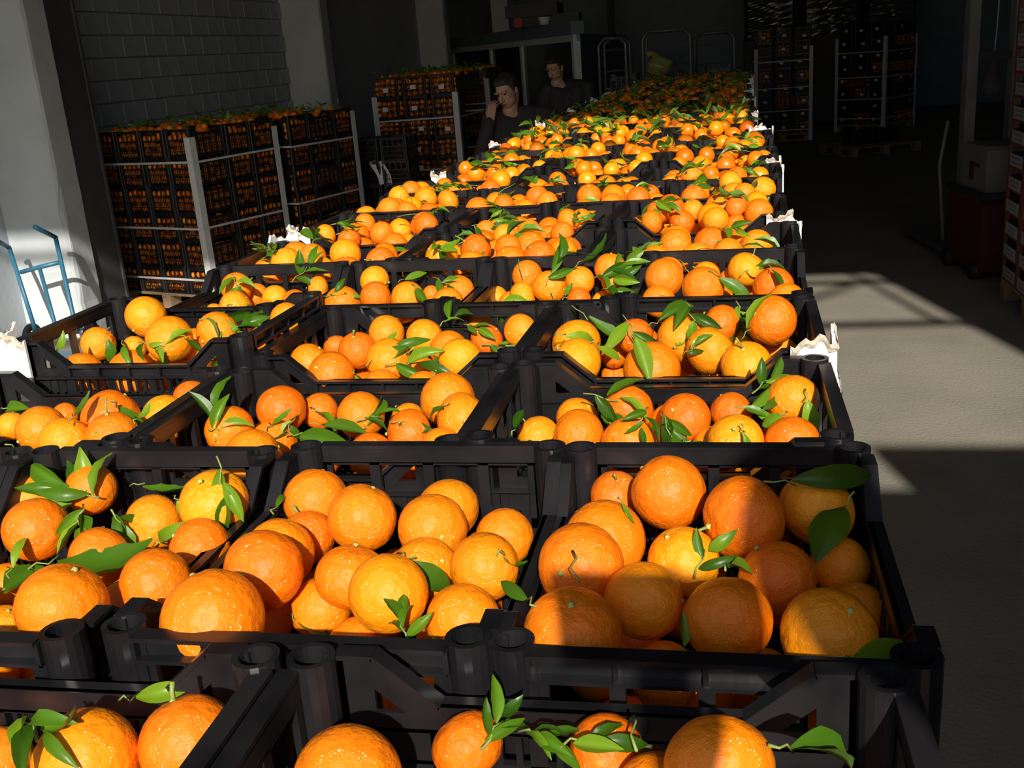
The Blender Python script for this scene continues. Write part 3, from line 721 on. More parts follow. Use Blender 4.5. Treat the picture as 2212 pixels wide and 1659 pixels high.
RIGHT = Vector(RM[:, 0]); DOWN = Vector(RM[:, 1]); FWD = Vector(RM[:, 2])
def basis(ax, nrm):
    ax = ax.normalized(); nrm = (nrm - ax * nrm.dot(ax)).normalized(); sd_ = nrm.cross(ax)
    return Matrix((ax, sd_, nrm)).transposed()
HOWN = {0: 'bare green twig', 1: 'single green leaf', 2: 'green leaf pair', 3: 'green three-leaf sprig', 4: 'green four-leaf sprig', 5: 'green five-leaf sprig', 6: 'green six-leaf sprig', 7: 'green seven-leaf sprig'}
nspr = 0
seen_lab = {}
def sprig(base, ax, nrm, length, n, where):
    """an Empty at the stalk end with a twig and its leaves"""
    global nspr
    lab = f"{HOWN[n]} on oranges, {where}"
    k = seen_lab.get(lab, 0); seen_lab[lab] = k + 1
    t = thing('leaf_sprig' if n != 0 else 'orange_twig', lab, 'leaves' if n else 'twig', base, 0, 'leafy sprigs lying on the oranges')
    B = basis(ax, nrm); t.rotation_euler = B.to_euler()
    tl = length * (0.9 if n == 0 else (0.28 if n == 1 else 0.6))
    tw = link('twig', random.choice(TW), t, (0, 0, 0), (0, 0, random.uniform(-.15, .15)), (tl, tl*0.9, tl))
    if n != 1: tw.scale = (tl, max(tl*0.8, .05), max(tl*0.8, .05))
    else: tw.scale = (tl, .05, .05)
    for k in range(n):
        if n == 1: pos = (tl*0.92, 0, 0); a = 0; L = length * 0.85; rx = random.uniform(-.5, .5); ry = random.uniform(-.05, .05)
        else:
            f = (k + 1) / n; pos = (tl * f, 0.02*tl, 0.05*tl); a = (1 if k % 2 else -1) * random.uniform(.35, 1.15) * (1.2 - 0.7*f) + random.uniform(-.2, .2)
            L = length * random.uniform(.55, .8); rx = random.uniform(-.8, .8); ry = random.uniform(-.35, .25)
        link('leaf', random.choice(LM), t, pos, (rx, ry, a), (L, min(L, .085) * random.uniform(.85, 1.1), L))
    nspr += 1
    return t
WH = ['near left corner', 'near side', 'near right corner', 'left side', 'centre', 'right side', 'far left corner', 'far side', 'far right corner']
def whereabouts(q, p):
    r = PAL[q['p']][2]; dx, dy = p[0]-q['x'], p[1]-q['y']
    a, b = (dx*math.cos(r) + dy*math.sin(r)) / q['w'], (-dx*math.sin(r) + dy*math.cos(r)) / q['d']
    i = 0 if a < -.17 else (2 if a > .17 else 1); j = 0 if b < -.17 else (2 if b > .17 else 1)
    return WH[j*3 + i]
for key, lst in SP.items():
    q = find(*key); fr_ = [(p, r) for (qq, p, r, ms) in ALL if qq is q]
    for ent in lst:
        u, v, L, ang, n = ent[:5]; pull, fat = ent[5:] if len(ent) > 5 else (0.0, 1.0)
        a = math.radians(ang)
        um, vm = u + 0.5*L*math.cos(a), v + 0.5*L*math.sin(a)
        zb = min(surface_depth(u, v, q, fr_), surface_depth(um, vm, q, fr_) + .01) - 0.008 - pull
        base = at_depth(u, v, zb)
        ue, ve = u + L*math.cos(a), v + L*math.sin(a)
        ze = min(surface_depth(ue, ve, q, fr_), zb + 0.03); ze = max(ze, zb - 0.03) - 0.004
        tip = at_depth(ue, ve, ze)
        ax = tip - base
        nrm = Vector((0, 0, 1)) * 0.7 - FWD * 0.8 + Vector((random.uniform(-.3, .3), random.uniform(-.2, .2), 0))
        sp = sprig(base, ax, nrm, ax.length, n + 1 if 2 <= n <= 6 else n, f"{whereabouts(q, base)}, {q['short']}")
        if fat != 1.0:
            for ch in sp.children:
                if ch.name.startswith('leaf'): ch.scale[1] *= fat
# individual sprigs on the middle rows, then a joined scatter further off
for q in CR:
    if not (5 <= q['row'] <= 11): continue
    fr_ = [(p, r) for (qq, p, r, ms) in ALL if qq is q and p.z > q['z'] + CH - .07]
    for k in range(6):
        p, r = random.choice(fr_)
        az = random.uniform(0, 6.28); base = p + Vector((0.5*r*math.cos(az), 0.5*r*math.sin(az), r * 0.88))
        if (math.cos(az) > 0) != (q['x'] > base.x) and abs(base.x - q['x']) > q['w']*.25: az = math.pi - az
        ax = Vector((math.cos(az), math.sin(az), random.uniform(-.25, .35)))
        sprig(base, ax, Vector((random.uniform(-.5, .5), random.uniform(-.9, .1), 1)), random.uniform(.055, .09), random.choice((0, 1, 2, 3, 3, 4)), f"{whereabouts(q, base)}, {q['short']}")
# labels that came out equal are told apart by counting from the left
lablist = {}
for ob in COL.objects:
    if ob.parent is None and ob.get('group') == 'leafy sprigs lying on the oranges': lablist.setdefault(ob['label'], []).append(ob)
for lab, obs in lablist.items():
    if len(obs) > 1:
        obs.sort(key=lambda ob: proj(ob.location)[0])
        for i, ob in enumerate(obs): ob['label'] = lab.replace(' on oranges,', f" ({['leftmost', 'second', 'third', 'fourth', 'fifth', 'sixth', 'seventh', 'eighth'][i]} there) on oranges,")
parts = []
def scatter_leaf(p, L):
    v, f = random.choice(LV)
    Rr = np.array(Euler((random.gauss(0, .6), random.gauss(0, .5), random.uniform(0, 6.28))).to_matrix())
    parts.append((v * L @ Rr.T + np.array(p), f))
for q in CR:
    if q['row'] < 12: continue
    fr_ = [(p, r) for (qq, p, r, ms) in ALL if qq is q and p.z > q['z'] + CH - .06]
    if not fr_: continue
    for k in range(15 if q['row'] < 18 else 8):
        p, r = random.choice(fr_); scatter_leaf(p + Vector((random.uniform(-.02, .02), random.uniform(-.02, .02), r + random.uniform(-.004, .02))), random.uniform(.05, .085))
FARLEAF = parts

# ---- white corner boards with torn tops
def corner_board(label, x, y, rz, sx, sy, zt, z0=0.15, leg=0.052, material='board', torn=True, group='white corner boards on the pallets', name='corner_board'):
    """L profile; its legs run from the corner along -sx and -sy (inwards)"""
    t = 0.0045; n = 9; mb = MB(); tb = MB()
    ph_ = random.uniform(0, 6); hs = [zt + ((.007*math.sin(ph_ + i*.55) + .004*math.sin(ph_*2 + i*1.7) + random.uniform(-.0015, .0015)) if torn else 0) for i in range(2*n + 1)]
    path = [(-sx*leg*(1 - i/n), 0.0) for i in range(n)] + [(0, 0)] + [(0, -sy*leg*(i + 1)/n) for i in range(n)]
    offs = []
    for (a, b) in path: offs.append((a + (sx*t if b != 0 or a == 0 else 0), b + (sy*t if a != 0 or b == 0 else 0)))
    vs = []; fs = []; k = len(path)
    for (a, b), h in zip(path, hs): vs += [(a, b, z0), (a, b, h)]
    for (a, b), h in zip(offs, hs): vs += [(a, b, z0), (a, b, h)]
    for i in range(k - 1):
        A = 2*i; B = 2*(i+1); C = 2*k
        fs += [(A, B, B+1, A+1), (C+B, C+A, C+A+1, C+B+1), (A+1, B+1, C+B+1, C+A+1), (A, C+A, C+B, B)]
    fs += [(0, 1, 2*k+1, 2*k), (2*k-2, 4*k-2, 4*k-1, 2*k-1)]
    th = mb.add(vs, fs).obj(name, MT[material]); th.location = (x, y, 0); th.rotation_euler = (0, 0, rz); tag(th, label, 'corner board', group)
    if torn:
        vs = []; fs = []
        for (a, b), h in zip(offs, hs):
            e = 0.0025
            aa = a + (sx*e if b != 0 or a == 0 else 0); bb = b + (sy*e if a != 0 or b == 0 else 0)
            vs += [(a, b, h - random.uniform(.007, .012)), (aa, bb, h - .003), (a + random.uniform(-.0015, .0015), b + random.uniform(-.0015, .0015), h + random.uniform(.001, .003))]
        for i in range(k - 1):
            for j in range(2): fs.append((3*i+j, 3*i+3+j, 3*i+4+j, 3*i+1+j))
        tb.add(vs, fs).obj('torn_edge', MT['torn'], th)
    return th
SIDE = {(-1, -1): 'near left', (1, -1): 'near right', (-1, 1): 'far left', (1, 1): 'far right'}
for pi in range(len(PAL)):
    fr = pframe(pi)
    for (sx, sy), nm in SIDE.items():
        if pi == 0 and sy < 0: continue
        X = 0.004 if sx > 0 else -1.204; Y = 1.004 if sy > 0 else -0.004
        x, y = fr(X, Y)
        zt = TOP + random.uniform(-.02, .012)
        if (pi, sx, sy) == (1, 1, -1): zt = TOP + 0.012
        if (pi, sx, sy) == (1, -1, -1): zt = TOP + 0.036
        if (pi, sx, sy) == (0, 1, 1): zt = TOP - 0.03
        corner_board(f"white torn corner board at the {nm} corner of the {ordw(pi)} crate block", x, y, PAL[pi][2], sx, sy, zt)

# ------------------------------------------------------------------ other strapped crate stacks
STACK_FRUIT = []
LABELQ = MB().box(-0.032, 0.032, -0.0015, 0.0, -0.024, 0.024).mesh('paper_label', MT['paper'])
def fruit_face(cx, cy, cz, rz, w_, d, both):
    """fruit seen through the slots: two courses along the walls plus a heap on top"""
    c, s = math.cos(rz), math.sin(rz)
    for z in (0.045, 0.105, 0.165):
        for side in range(4):
            n = int((w_ if side % 2 == 0 else d) / 0.066)
            for k in range(n):
                t = (k + .5) / n - .5 + random.uniform(-.012, .012)
                if side == 0: a, b = t * w_, -d/2 + .048
                elif side == 2: a, b = t * w_, d/2 - .048
                elif side == 1: a, b = w_/2 - .048, t * d
                else: a, b = -w_/2 + .048, t * d
                if both is not None and side not in both: continue
                STACK_FRUIT.append((cx + c*a - s*b, cy + s*a + c*b, cz + z + random.uniform(-.01, .012), random.uniform(.029, .034)))
def stack(nm, x, y, rz, rows, layers, faces, ztop_board, straps, group, place, posts=((-1, -1), (1, -1), (1, 1)), label_p=0.0, fruit_faces=(0, 1), skip_top_fruit=False):
    """pallet stack; local origin = near left corner, X right, Y away; rows = (y0, depth, count)"""
    c, s = math.cos(rz), math.sin(rz); W = 1.2
    T = lambda a, b: (x + c*a - s*b, y + s*a + c*b)
    W = rows[0][3] if len(rows[0]) > 3 else 1.2
    D = max(r[0] + r[1] for r in rows)
    num = 0
    for lay in range(layers):
        z = 0.145 + lay * CP; top = lay == layers - 1
        col = 0
        for ri, rw in enumerate(rows):
            y0, dy, n = rw[:3]; wdt = W / n
            for k in range(n):
                edge = ('front' in faces and ri == 0) or ('right' in faces and k == n - 1) or ('left' in faces and k == 0)
                if not (edge or top): continue
                a, b = (k + .5) * wdt, y0 + dy/2
                px_, py_ = T(a, b); jr = random.uniform(-.02, .02); ja = random.uniform(-.004, .004)
                along = wdt > dy
                lev = 'top' if top else ('bottom' if lay == 0 else ordw(layers - 1 - lay))
                if ri == 0 and k == n - 1: cl = 'front corner column'
                elif ri == 0: cl = f'{ORD[k]} front column'
                elif k == n - 1: cl = f'{ORD[ri]} right-side column'
                else: cl = f'{ORD[k]} crate, {ORD[ri]} line'
                lab = f"black orange crate, {lev} layer, {cl}, {place}"
                o = crate(lab, (px_ + ja, py_, z), rz + jr + (0 if along else math.pi/2), False, group)
                if label_p and edge and random.random() < label_p:
                    lo = 0.149 if not along else 0.149
                    # stuck low on the outward wall
                    inv = o.matrix_basis.inverted() if False else None
                    out = (0, -1) if ri == 0 else (1, 0)
                    wx, wy = T(a + (out[0]*(wdt/2 - .001) if out[0] else random.uniform(-.05, .05)), b + (out[1]*(dy/2 + .004) if out[1] else 0))
                    pl_ = link('paper_label', LABELQ, None, (wx, wy, z + .10 + random.uniform(-.02, .02)), (0, random.choice((0, 0, 0, .3)), rz + (0 if out[1] else math.pi/2)))
                    tag(pl_, f"white paper label, {lev} layer, {cl}, {place}", 'label', 'paper labels on stacked crates')
                fw_, fd_ = wdt, dy
                fset = []
                if ri == 0 and 'front' in faces: fset.append(0)
                if k == n - 1 and 'right' in faces: fset.append(1)
                if k == 0 and 'left' in faces: fset.append(3)
                if not skip_top_fruit or random.random() < .3:
                    fruit_face(px_, py_, z, rz, fw_, fd_, fset)
                if top and not skip_top_fruit:
                    for i in range(16):
                        aa, bb = random.uniform(-wdt/2 + .045, wdt/2 - .045), random.uniform(-dy/2 + .045, dy/2 - .045)
                        STACK_FRUIT.append((px_ + c*aa - s*bb, py_ + s*aa + c*bb, z + CH - random.uniform(-.0, .05), random.uniform(.029, .034)))
                    for i in range(9):
                        aa, bb = random.uniform(-wdt/2, wdt/2), random.uniform(-dy/2, dy/2)
                        v, f = random.choice(LV); L = random.uniform(.05, .10)
                        Rr = np.array(Euler((random.gauss(0, .7), random.gauss(0, .6), random.uniform(0, 6.28))).to_matrix())
                        FARLEAF.append((v * L @ Rr.T + np.array((px_ + c*aa - s*bb, py_ + s*aa + c*bb, z + CH + random.uniform(.01, .045))), f))
    zt = 0.145 + layers * CP
    cx, cy = T(W/2, D/2)
    pallet(f"wooden pallet under the {place.replace('of ', '').replace('the ', '', 1) if place.startswith('of') else place}", cx, cy, rz if W > 1.1 else rz + math.pi/2)
    e = 0.012
    for (sx, sy) in posts:
        px_, py_ = T(W + e if sx > 0 else -e, D + e if sy > 0 else -e)
        nmp = SIDE[(sx, sy)]
        corner_board(f"tall grey-white corner post at the {nmp} edge, {place}", px_, py_, rz, sx, sy, ztop_board, 0.0, 0.06, 'post', False, 'corner posts of the strapped stacks', 'corner_post_board')
    for zs in straps:
        mb = MB(); k = e + .006
        for A, B in (((-k, -k), (W+k, -k)), ((W+k, -k), (W+k, D+k)), ((W+k, D+k), (-k, D+k)), ((-k, D+k), (-k, -k))):
            a = T(*A); b = T(*B); mb.bar((a[0], a[1], zs), (b[0], b[1], zs + random.uniform(-.01, .01)), 0.003, 0.018)
        th = mb.obj('strap', MT['strap']); i = sorted(straps, reverse=True).index(zs)
        tag(th, f"white strap, {ORD[i]} from the top, {place}", 'strap', 'straps around the stacks')
G1 = 'crates in the strapped side stacks'
# left stack, turned on the floor, with a second pallet behind it
a1 = 0.34
p1 = at_z(407, 292, 1.909 - .43)
corner = (p1.x, p1.y)
c, s = math.cos(-a1), math.sin(-a1)
# local near-right corner = (1.2, 0)
ox, oy = corner[0] - c*1.2, corner[1] - s*1.2
stack('left', ox, oy, -a1, ((0, .4, 4), (.4, .3, 3), (.7, .3, 3)), 6, ('front', 'right'), 1.46, (1.26, 0.72, 0.28), G1, 'stack beside the near pillar', ((1, -1), (1, 1)))
# second pallet, further along the wall
ox2, oy2 = corner[0] - c*1.2 - s*1.06 + .04, corner[1] - s*1.2 + c*1.06
stack('left2', ox2, oy2, -a1 + .06, ((0, .3, 3), (.3, .4, 4), (.7, .3, 3)), 6, ('right',), 1.50, (1.26, 0.75, 0.25), G1, 'second stack behind the near-pillar stack', ((1, 1),))
# middle left stack with white labels on the crates
pb = at_y(987, 195, 11.35); pa = at_y(805, 210, 11.4)
stack('mid', pb.x - 1.02, 11.42, -0.03, ((0, .4, 3, 1.0), (.4, .4, 3, 1.0), (.8, .4, 3, 1.0)), 7, ('front', 'left'), 1.55, (1.27, 0.70, 0.26), G1, 'labelled stack left of the men', ((-1, -1), (1, -1), (-1, 1)), 0.5)
pc = at_y(1052, 178, 13.8)
stack('mid2', pc.x - 1.2, 13.85, 0.0, ((0, .3, 3), (.3, .4, 4), (.7, .3, 3)), 7, ('front', 'right'), 1.62, (1.30, 0.72), G1, 'stack behind the man on the phone', ((1, -1),))
# dark low stack of empties in front of the labelled stack
bs = at_y(752, 290, 9.9); be = at_y(862, 287, 9.9)
for i in range(5):
    for k in range(2):
        o = crate(f"black empty crate in the low dark stack, {'left' if k == 0 else 'right'} column, {ORD[4-i]} from top", (bs.x + .17 + k*.31, 10.05, 0.02 + i*0.235), math.pi/2 + random.uniform(-.02, .02), False, 'empty crates in the low dark stack')
pp = at_y(820, 375, 9.8)
mb = MB(); N = 6; vs = []; fs = []
for i in range(N+1):
    for j in range(N+1):
        vs.append((-.07 + .14*i/N + .02*math.sin(j*.7), -.012*math.sin(i*1.1 + j*.4), -.13 + .26*j/N + .02*math.sin(i*.9)))
for i in range(N):
    for j in range(N): fs.append((i*(N+1)+j, (i+1)*(N+1)+j, (i+1)*(N+1)+j+1, i*(N+1)+j+1))
o = mb.add(vs, fs).obj('paper_sheet', MT['paper'], None, True); o.location = (pp.x, 9.86, pp.z); o.rotation_euler = (0, -.25, 0)
tag(o, 'creased white paper sheet hanging on the low dark crate stack', 'paper')
# far right stacks
r1 = at_z(1628, 302, 0); r1b = at_z(1757, 302, 0)
stack('r1', .48, 19.75, 0.0, ((0, .4, 3, 1.0), (.4, .4, 3, 1.0), (.8, .4, 3, 1.0)), 8, ('front', 'right'), 1.66, (1.42, 0.95, 0.55, 0.2), G1, 'far right labelled stack', ((-1, -1), (1, -1), (1, 1)), 0.8, (0, 1), True)
a2 = -0.62
r2 = at_z(1908, 285, 0)
c, s = math.cos(a2), math.sin(a2)
stack('r2', r2.x - c*1.0, r2.y - s*1.0, a2, ((0, .4, 3, 1.0), (.4, .4, 3, 1.0), (.8, .4, 3, 1.0)), 8, ('front', 'right'), 1.72, (1.45, 1.0, 0.6, 0.25), G1, 'farthest right turned stack', ((-1, -1), (1, -1), (1, 1)), 0.8, (0, 1), True)
# loaded floor pallet in the aisle
pp = at_z(1885, 335, 0)
pallet('empty-sided wooden pallet lying on the aisle floor with two crates', pp.x, pp.y + .5, 0.45, 'pallets on the aisle floor')
crate('dark crate lying on the aisle-floor pallet, left one', (pp.x - .18, pp.y + .38, .147), 0.45, False, 'crates on the aisle pallet')
crate('dark crate lying on the aisle-floor pallet, right one', (pp.x + .26, pp.y + .60, .147), 0.45, False, 'crates on the aisle pallet')

V, F = join_islands([(OLO2[i % 2][0] * f[3] + np.array(f[:3]), OLO2[i % 2][1]) for i, f in enumerate(STACK_FRUIT)])
tag(link('stack_oranges', mesh_np('stack_oranges', V, F, MT['orange_far'])), 'oranges inside the strapped side stacks seen through crate slots', 'oranges', kind='stuff')
V, F = join_islands(FARLEAF)
tag(link('leaf_scatter', mesh_np('leaf_scatter', V, F, MT['leaf_far'])), 'green citrus leaves scattered over the farther crates', 'leaves', kind='stuff')

# wrapped bales rising behind the far right stacks
for i, (xa, xb, yy, zb) in enumerate(((0.35, 1.35, 22.2, 3.2), (1.5, 2.6, 22.4, 3.3), (2.75, 3.7, 22.6, 3.2))):
    t = thing('wrapped_bale', f"tall bale in clear stretch wrap behind the far stacks, {['left', 'middle', 'right'][i]} one", 'bale', ((xa+xb)/2, yy + .5, 0), 0, 'wrapped bales')
    N = 40; M_ = 44; vs = []; fs = []; hw, hd = (xb-xa)/2, .5; z0_ = 1.80; ph_ = random.uniform(0, 6)
    for j in range(N+1):
        z = z0_ + (zb - z0_)*j/N
        for k in range(M_):
            a = 2*math.pi*k/M_; ca, sa = math.cos(a), math.sin(a)
            rr = 1 / max(abs(ca), abs(sa)); wv = .010*math.sin(j*2.3 + 2.0*math.sin(k*.5 + ph_)) + .006*math.sin(j*4.1 + k*.9) + random.uniform(-.003, .003)
            vs.append((hw*ca*rr*(1 + wv), hd*sa*rr*(1 + wv), z))
    for j in range(N):
        for k in range(M_): fs.append((j*M_+k, j*M_+(k+1) % M_, (j+1)*M_+(k+1) % M_, (j+1)*M_+k))
    fs.append(tuple(range(N*M_, (N+1)*M_)))
    MB().add(vs, fs).obj('wrap', MT['wrap'], t)
    MB().box(-hw, hw, -hd, hd, .12, 1.80).obj('bin_base', MT['brown'], t)
    for q_ in (-1, 1): MB().box(q_*hw*.8 - .06, q_*hw*.8 + .06, -hd, hd, 0, .12).obj('runner', MT['wood'], t)

# ------------------------------------------------------------------ blue hand truck leaning on the near pillar
ht = thing('hand_truck', 'blue tubular steel hand truck leaning on the near pillar', 'hand truck', (-5.25, 6.35, 0))
def hp(u, v, y): p = at_y(u, v, y); return Vector((p.x + 5.25, p.y - 6.35, p.z))
def hup(pts, rad=.0165): return MB().tube(pts, rad, 10).obj('upright_tube', MT['blue'], ht, True)
yb = 6.18; ytop = 6.42
R0 = hp(120, 513, ytop); R1_ = hp(160, 690, yb + .06); Lh = hp(20, 535, ytop); L1_ = hp(80, 725, yb + .05)
def down(a, b, z): t = (a.z - z) / (a.z - b.z); return a + (b - a) * t
hup([R0, R1_, down(R0, R1_, .16)]); hup([Lh, L1_, down(Lh, L1_, .16)])
MB().tube([hp(75, 490, ytop - .22), R0], .0175, 10).obj('handle', MT['blue'], ht, True)
MB().tube([hp(-22, 512, ytop - .22), Lh], .0175, 10).obj('handle', MT['blue'], ht, True)
MB().tube([hp(45, 588, ytop - .05), hp(85, 577, ytop - .05), hp(127, 567, ytop - .05)], .017, 8).obj('cross_tube', MT['blue'], ht, True)
Mm = hp(85, 577, ytop - .05); M2_ = hp(122, 712, yb + .05)
MB().tube([Mm, M2_, down(Mm, M2_, .16)], .015, 10).obj('centre_tube', MT['blue'], ht, True)
bl, br = down(Lh, L1_, .18), down(R0, R1_, .18)
MB().tube([bl + Vector((-.06, .05, 0)), br + Vector((.06, .05, 0))], .012, 8).obj('axle', MT['blue'], ht, True)
MB().box(min(bl.x, br.x) - .02, max(bl.x, br.x) + .02, bl.y - .20, bl.y + .01, .01, .018).obj('toe_plate', MT['blue'], ht)
for e_ in (bl + Vector((-.08, .06, 0)), br + Vector((.08, .06, 0))):
    ring = [(e_.x + 0, e_.y + .085*math.cos(2*math.pi*j/16), .115 + .085*math.sin(2*math.pi*j/16)) for j in range(17)]
    MB().tube(ring, .028, 8, False).obj('wheel', MT['black'], ht, True)

# ------------------------------------------------------------------ glazed office partition at the back
oa = at_z(980, 105, 2.109); ob_ = at_z(1245, 75, 2.109)
ang = math.atan2(ob_.y - oa.y, ob_.x - oa.x); Lf = math.hypot(ob_.x - oa.x, ob_.y - oa.y)
of = thing('office_partition', 'white framed glazed office partition at the back left', 'partition', (oa.x, oa.y, 0), ang)
def loc_of(u):       # distance along the partition that shows at pixel column u (top rail height)
    best = min((abs(proj((oa.x + math.cos(ang)*t, oa.y + math.sin(ang)*t, 1.7))[0] - u), t) for t in np.linspace(-.5, Lf + .3, 400)); return best[1]
ps = [0.02, loc_of(1066), loc_of(1133), Lf - .05]
MB().box(-.3, Lf, -.06, .06, 2.02, 2.12).obj('top_rail', MT['frame'], of)
MB().box(-.3, Lf + .05, -.10, .10, 2.12, 2.30).obj('roof_edge', MT['panel'], of)
for t in ps: MB().box(t - .05, t + .05, -.055, .055, 0, 2.02).obj('mullion', MT['frame'], of)
for a, b in zip(ps[:-1], ps[1:]):
    MB().box(a + .05, b - .05, -.012, .012, .9, 2.02).obj('glass_pane', MT['glass'], of)
    MB().box(a + .05, b - .05, -.03, .03, 0, .9).obj('lower_panel', MT['panel'], of)
so, co = math.sin(ang), math.cos(ang)
MB().bar((Lf, 0, 2.07), (Lf + so*8, co*8, 2.07), .10, .10).obj('side_rail', MT['panel'], of)
MB().bar((Lf + so*.06, co*.06, 1.01), (Lf + so*8, co*8, 1.01), .05, 2.02).obj('side_panel', MT['panel'], of)
MB().prism([(-.3, .06), (Lf, .06), (Lf + so*7, co*7), (-.3 + so*2, co*2)], 'z', 2.05, 2.12).obj('office_roof', MT['panel'], of)
# things kept on the office roof
def on_roof(u, v): return at_z(u, v, 2.30)
ac = at_y(1150, 40, 16.6)
t = thing('storage_cabinet', 'dark flat-topped unit with a red side standing on the office roof', 'cabinet', (ac.x, 16.6, 2.30), 0)
lx = at_y(1092, 40, 16.6).x - ac.x; rx = at_y(1205, 40, 16.6).x - ac.x
zt_ = at_y(1150, 8, 16.6).z - 2.3; zm = at_y(1150, 36, 16.6).z - 2.3
MB().box(lx, rx, 0, .7, zm, zt_).obj('hood', MT['brown'], t)
MB().box(lx + .15, rx - .25, .05, .65, 0, zm).obj('body', MT['brown'], t)
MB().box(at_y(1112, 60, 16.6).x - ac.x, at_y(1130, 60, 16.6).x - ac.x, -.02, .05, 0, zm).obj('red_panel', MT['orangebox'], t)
pw = at_y(1173, 74, 16.0)
o = MB().tube([(0, 0, 0), (0, 0, .10)], [.07, .09], 14).tube([(0, 0, .10), (0, 0, .115)], .095, 14).obj('white_bowl', MT['paper'], None, True); o.location = (pw.x, 16.2, 2.30); tag(o, 'small white tub on the office roof edge', 'tub')
t = thing('cardboard_tray', 'dark cardboard tray on the office roof corner', 'tray', (at_y(1225, 65, 16).x, 16.1, 2.30))
MB().box(-.2, .2, -.15, .15, 0, .02).obj('tray_base', MT['brown'], t); MB().box(-.2, .2, -.15, -.13, .02, .14).box(-.2, .2, .13, .15, .02, .14).box(-.2, -.18, -.13, .13, .02, .14).box(.18, .2, -.13, .13, .02, .14).obj('tray_side', MT['brown'], t)
struct(MB().box(at_y(1062, 40, 22).x, at_y(1098, 40, 22).x, 22, 22.3, 0, 6.2).obj('trim_5', MT['plaster']), 'pale column behind the office roof')
struct(MB().box(at_y(1312, 40, 24).x, at_y(1326, 40, 24).x, 24, 24.2, 0, 6.2).obj('trim_6', MT['darkcol']), 'dark steel post before the back wall')

# ------------------------------------------------------------------ wire roll cages behind the line
def cage(label, x, y, w_, d, h):
    t = thing('roll_cage', label, 'cage', (x, y, 0), 0, 'wire roll cages')
    for a in (0, w_):
        for b in (0, d):
            MB().tube([(a, b, .1), (a, b, h - .08), (a + (.08 if a == 0 else -.08), b, h)], .022, 8).obj('cage_post', MT['steel'], t, True)
    for b in (0, d): MB().tube([(.07, b, h), (w_ - .07, b, h)], .022, 8).obj('top_tube', MT['steel'], t, True)
    for k in range(7):
        z = .25 + k*(h - .4)/6
        MB().tube([(0, 0, z), (w_, 0, z)], .006, 5).obj('wire', MT['steel'], t)
        MB().tube([(0, d, z), (w_, d, z)], .006, 5).obj('wire', MT['steel'], t)
    MB().box(0, w_, 0, d, .1, .13).obj('cage_base', MT['steel'], t)
    for a in (.05, w_-.05):
        for b in (.05, d-.05):
            MB().tube([(a - .015, b, .05), (a + .015, b, .05)], .05, 12).obj('caster', MT['black'], t, True)
ca = at_y(1387, 70, 13.6); cb = at_y(1490, 66, 13.6)
cage('wire roll cage behind the yellowish bag', ca.x, 13.6, cb.x - ca.x, .7, ca.z)
cc = at_y(1292, 85, 13.9); cd_ = at_y(1350, 80, 13.9)
cage('wire roll cage right of the office corner', cc.x, 13.9, cd_.x - cc.x, .7, cc.z)
ce = at_y(1500, 74, 14.6); cf = at_y(1585, 74, 14.6)
cage('wire roll cage nearest the far right stack', ce.x, 14.6, cf.x - ce.x, .7, ce.z)
for i, (u, yy) in enumerate(((1395, 13.72), (1300, 14.0), (1510, 14.7))):
    for k in range(6):
        crate(f"dark crate in the roll cage {['behind the yellowish bag', 'right of the office corner', 'nearest the far right stack'][i]}, {ORD[5-k]} from top", (at_y(u + 42, 80, yy).x, yy + .25, .135 + k*.235), 0, False, 'crates in the roll cages')

# yellowish plastic bag on the far crates
bp = at_z(1425, 166, TOP - 0.02)
N = 14; M_ = 20; vs = []; fs = []
for j in range(N+1):
    t_ = j/N; rad = .155*math.sin(math.pi*min(1, t_*1.02 + .03))**.6*(1 - .45*max(0, t_ - .6))
    for k in range(M_):
        a = 2*math.pi*k/M_; q_ = rad*(1 + .10*math.sin(3*a + j) + random.uniform(-.05, .05))
        vs.append((q_*math.cos(a)*1.05 - .06*(t_ > .8)*(t_ - .8)*5, q_*math.sin(a)*.9, .30*t_))
for j in range(N):
    for k in range(M_): fs.append((j*M_+k, j*M_+(k+1) % M_, (j+1)*M_+(k+1) % M_, (j+1)*M_+k))
fs += [tuple(range(M_-1, -1, -1)), tuple(range(N*M_, (N+1)*M_))]
yb_ = thing('plastic_bag', 'yellowish filled plastic bag lying on the farthest crates', 'bag', (bp.x, bp.y, TOP - .03))
MB().add(vs, fs).obj('bag_body', MT['bag'], yb_, True)
MB().tube([(-.03, 0, .25), (-.09, -.02, .30), (-.15, -.03, .28)], [.05, .03, .05], 10).obj('bag_neck', MT['bag'], yb_, True)

# ------------------------------------------------------------------ right side: pallet stacker and printed cartons
sx0, sy0 = 1.77, 7.68
st = thing('pallet_stacker', 'red electric pallet stacker with cream battery box and tall mast', 'stacker', (sx0, sy0, 0), .156)
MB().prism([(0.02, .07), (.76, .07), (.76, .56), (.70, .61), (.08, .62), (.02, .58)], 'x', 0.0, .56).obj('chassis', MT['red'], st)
MB().box(-.01, .58, .0, .78, .62, .665).obj('black_cover', MT['black'], st)
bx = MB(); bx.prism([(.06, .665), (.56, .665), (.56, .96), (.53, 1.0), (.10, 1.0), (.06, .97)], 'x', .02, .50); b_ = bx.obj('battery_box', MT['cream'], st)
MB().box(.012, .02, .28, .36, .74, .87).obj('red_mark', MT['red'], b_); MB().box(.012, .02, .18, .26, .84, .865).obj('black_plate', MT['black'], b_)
for dx in (0.0, .34):
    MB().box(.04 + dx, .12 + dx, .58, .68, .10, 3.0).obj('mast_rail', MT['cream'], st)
for z in (1.6, 2.3, 2.95): MB().box(.12, .38, .60, .66, z, z + .06).obj('mast_cross_bar', MT['brown'], st)
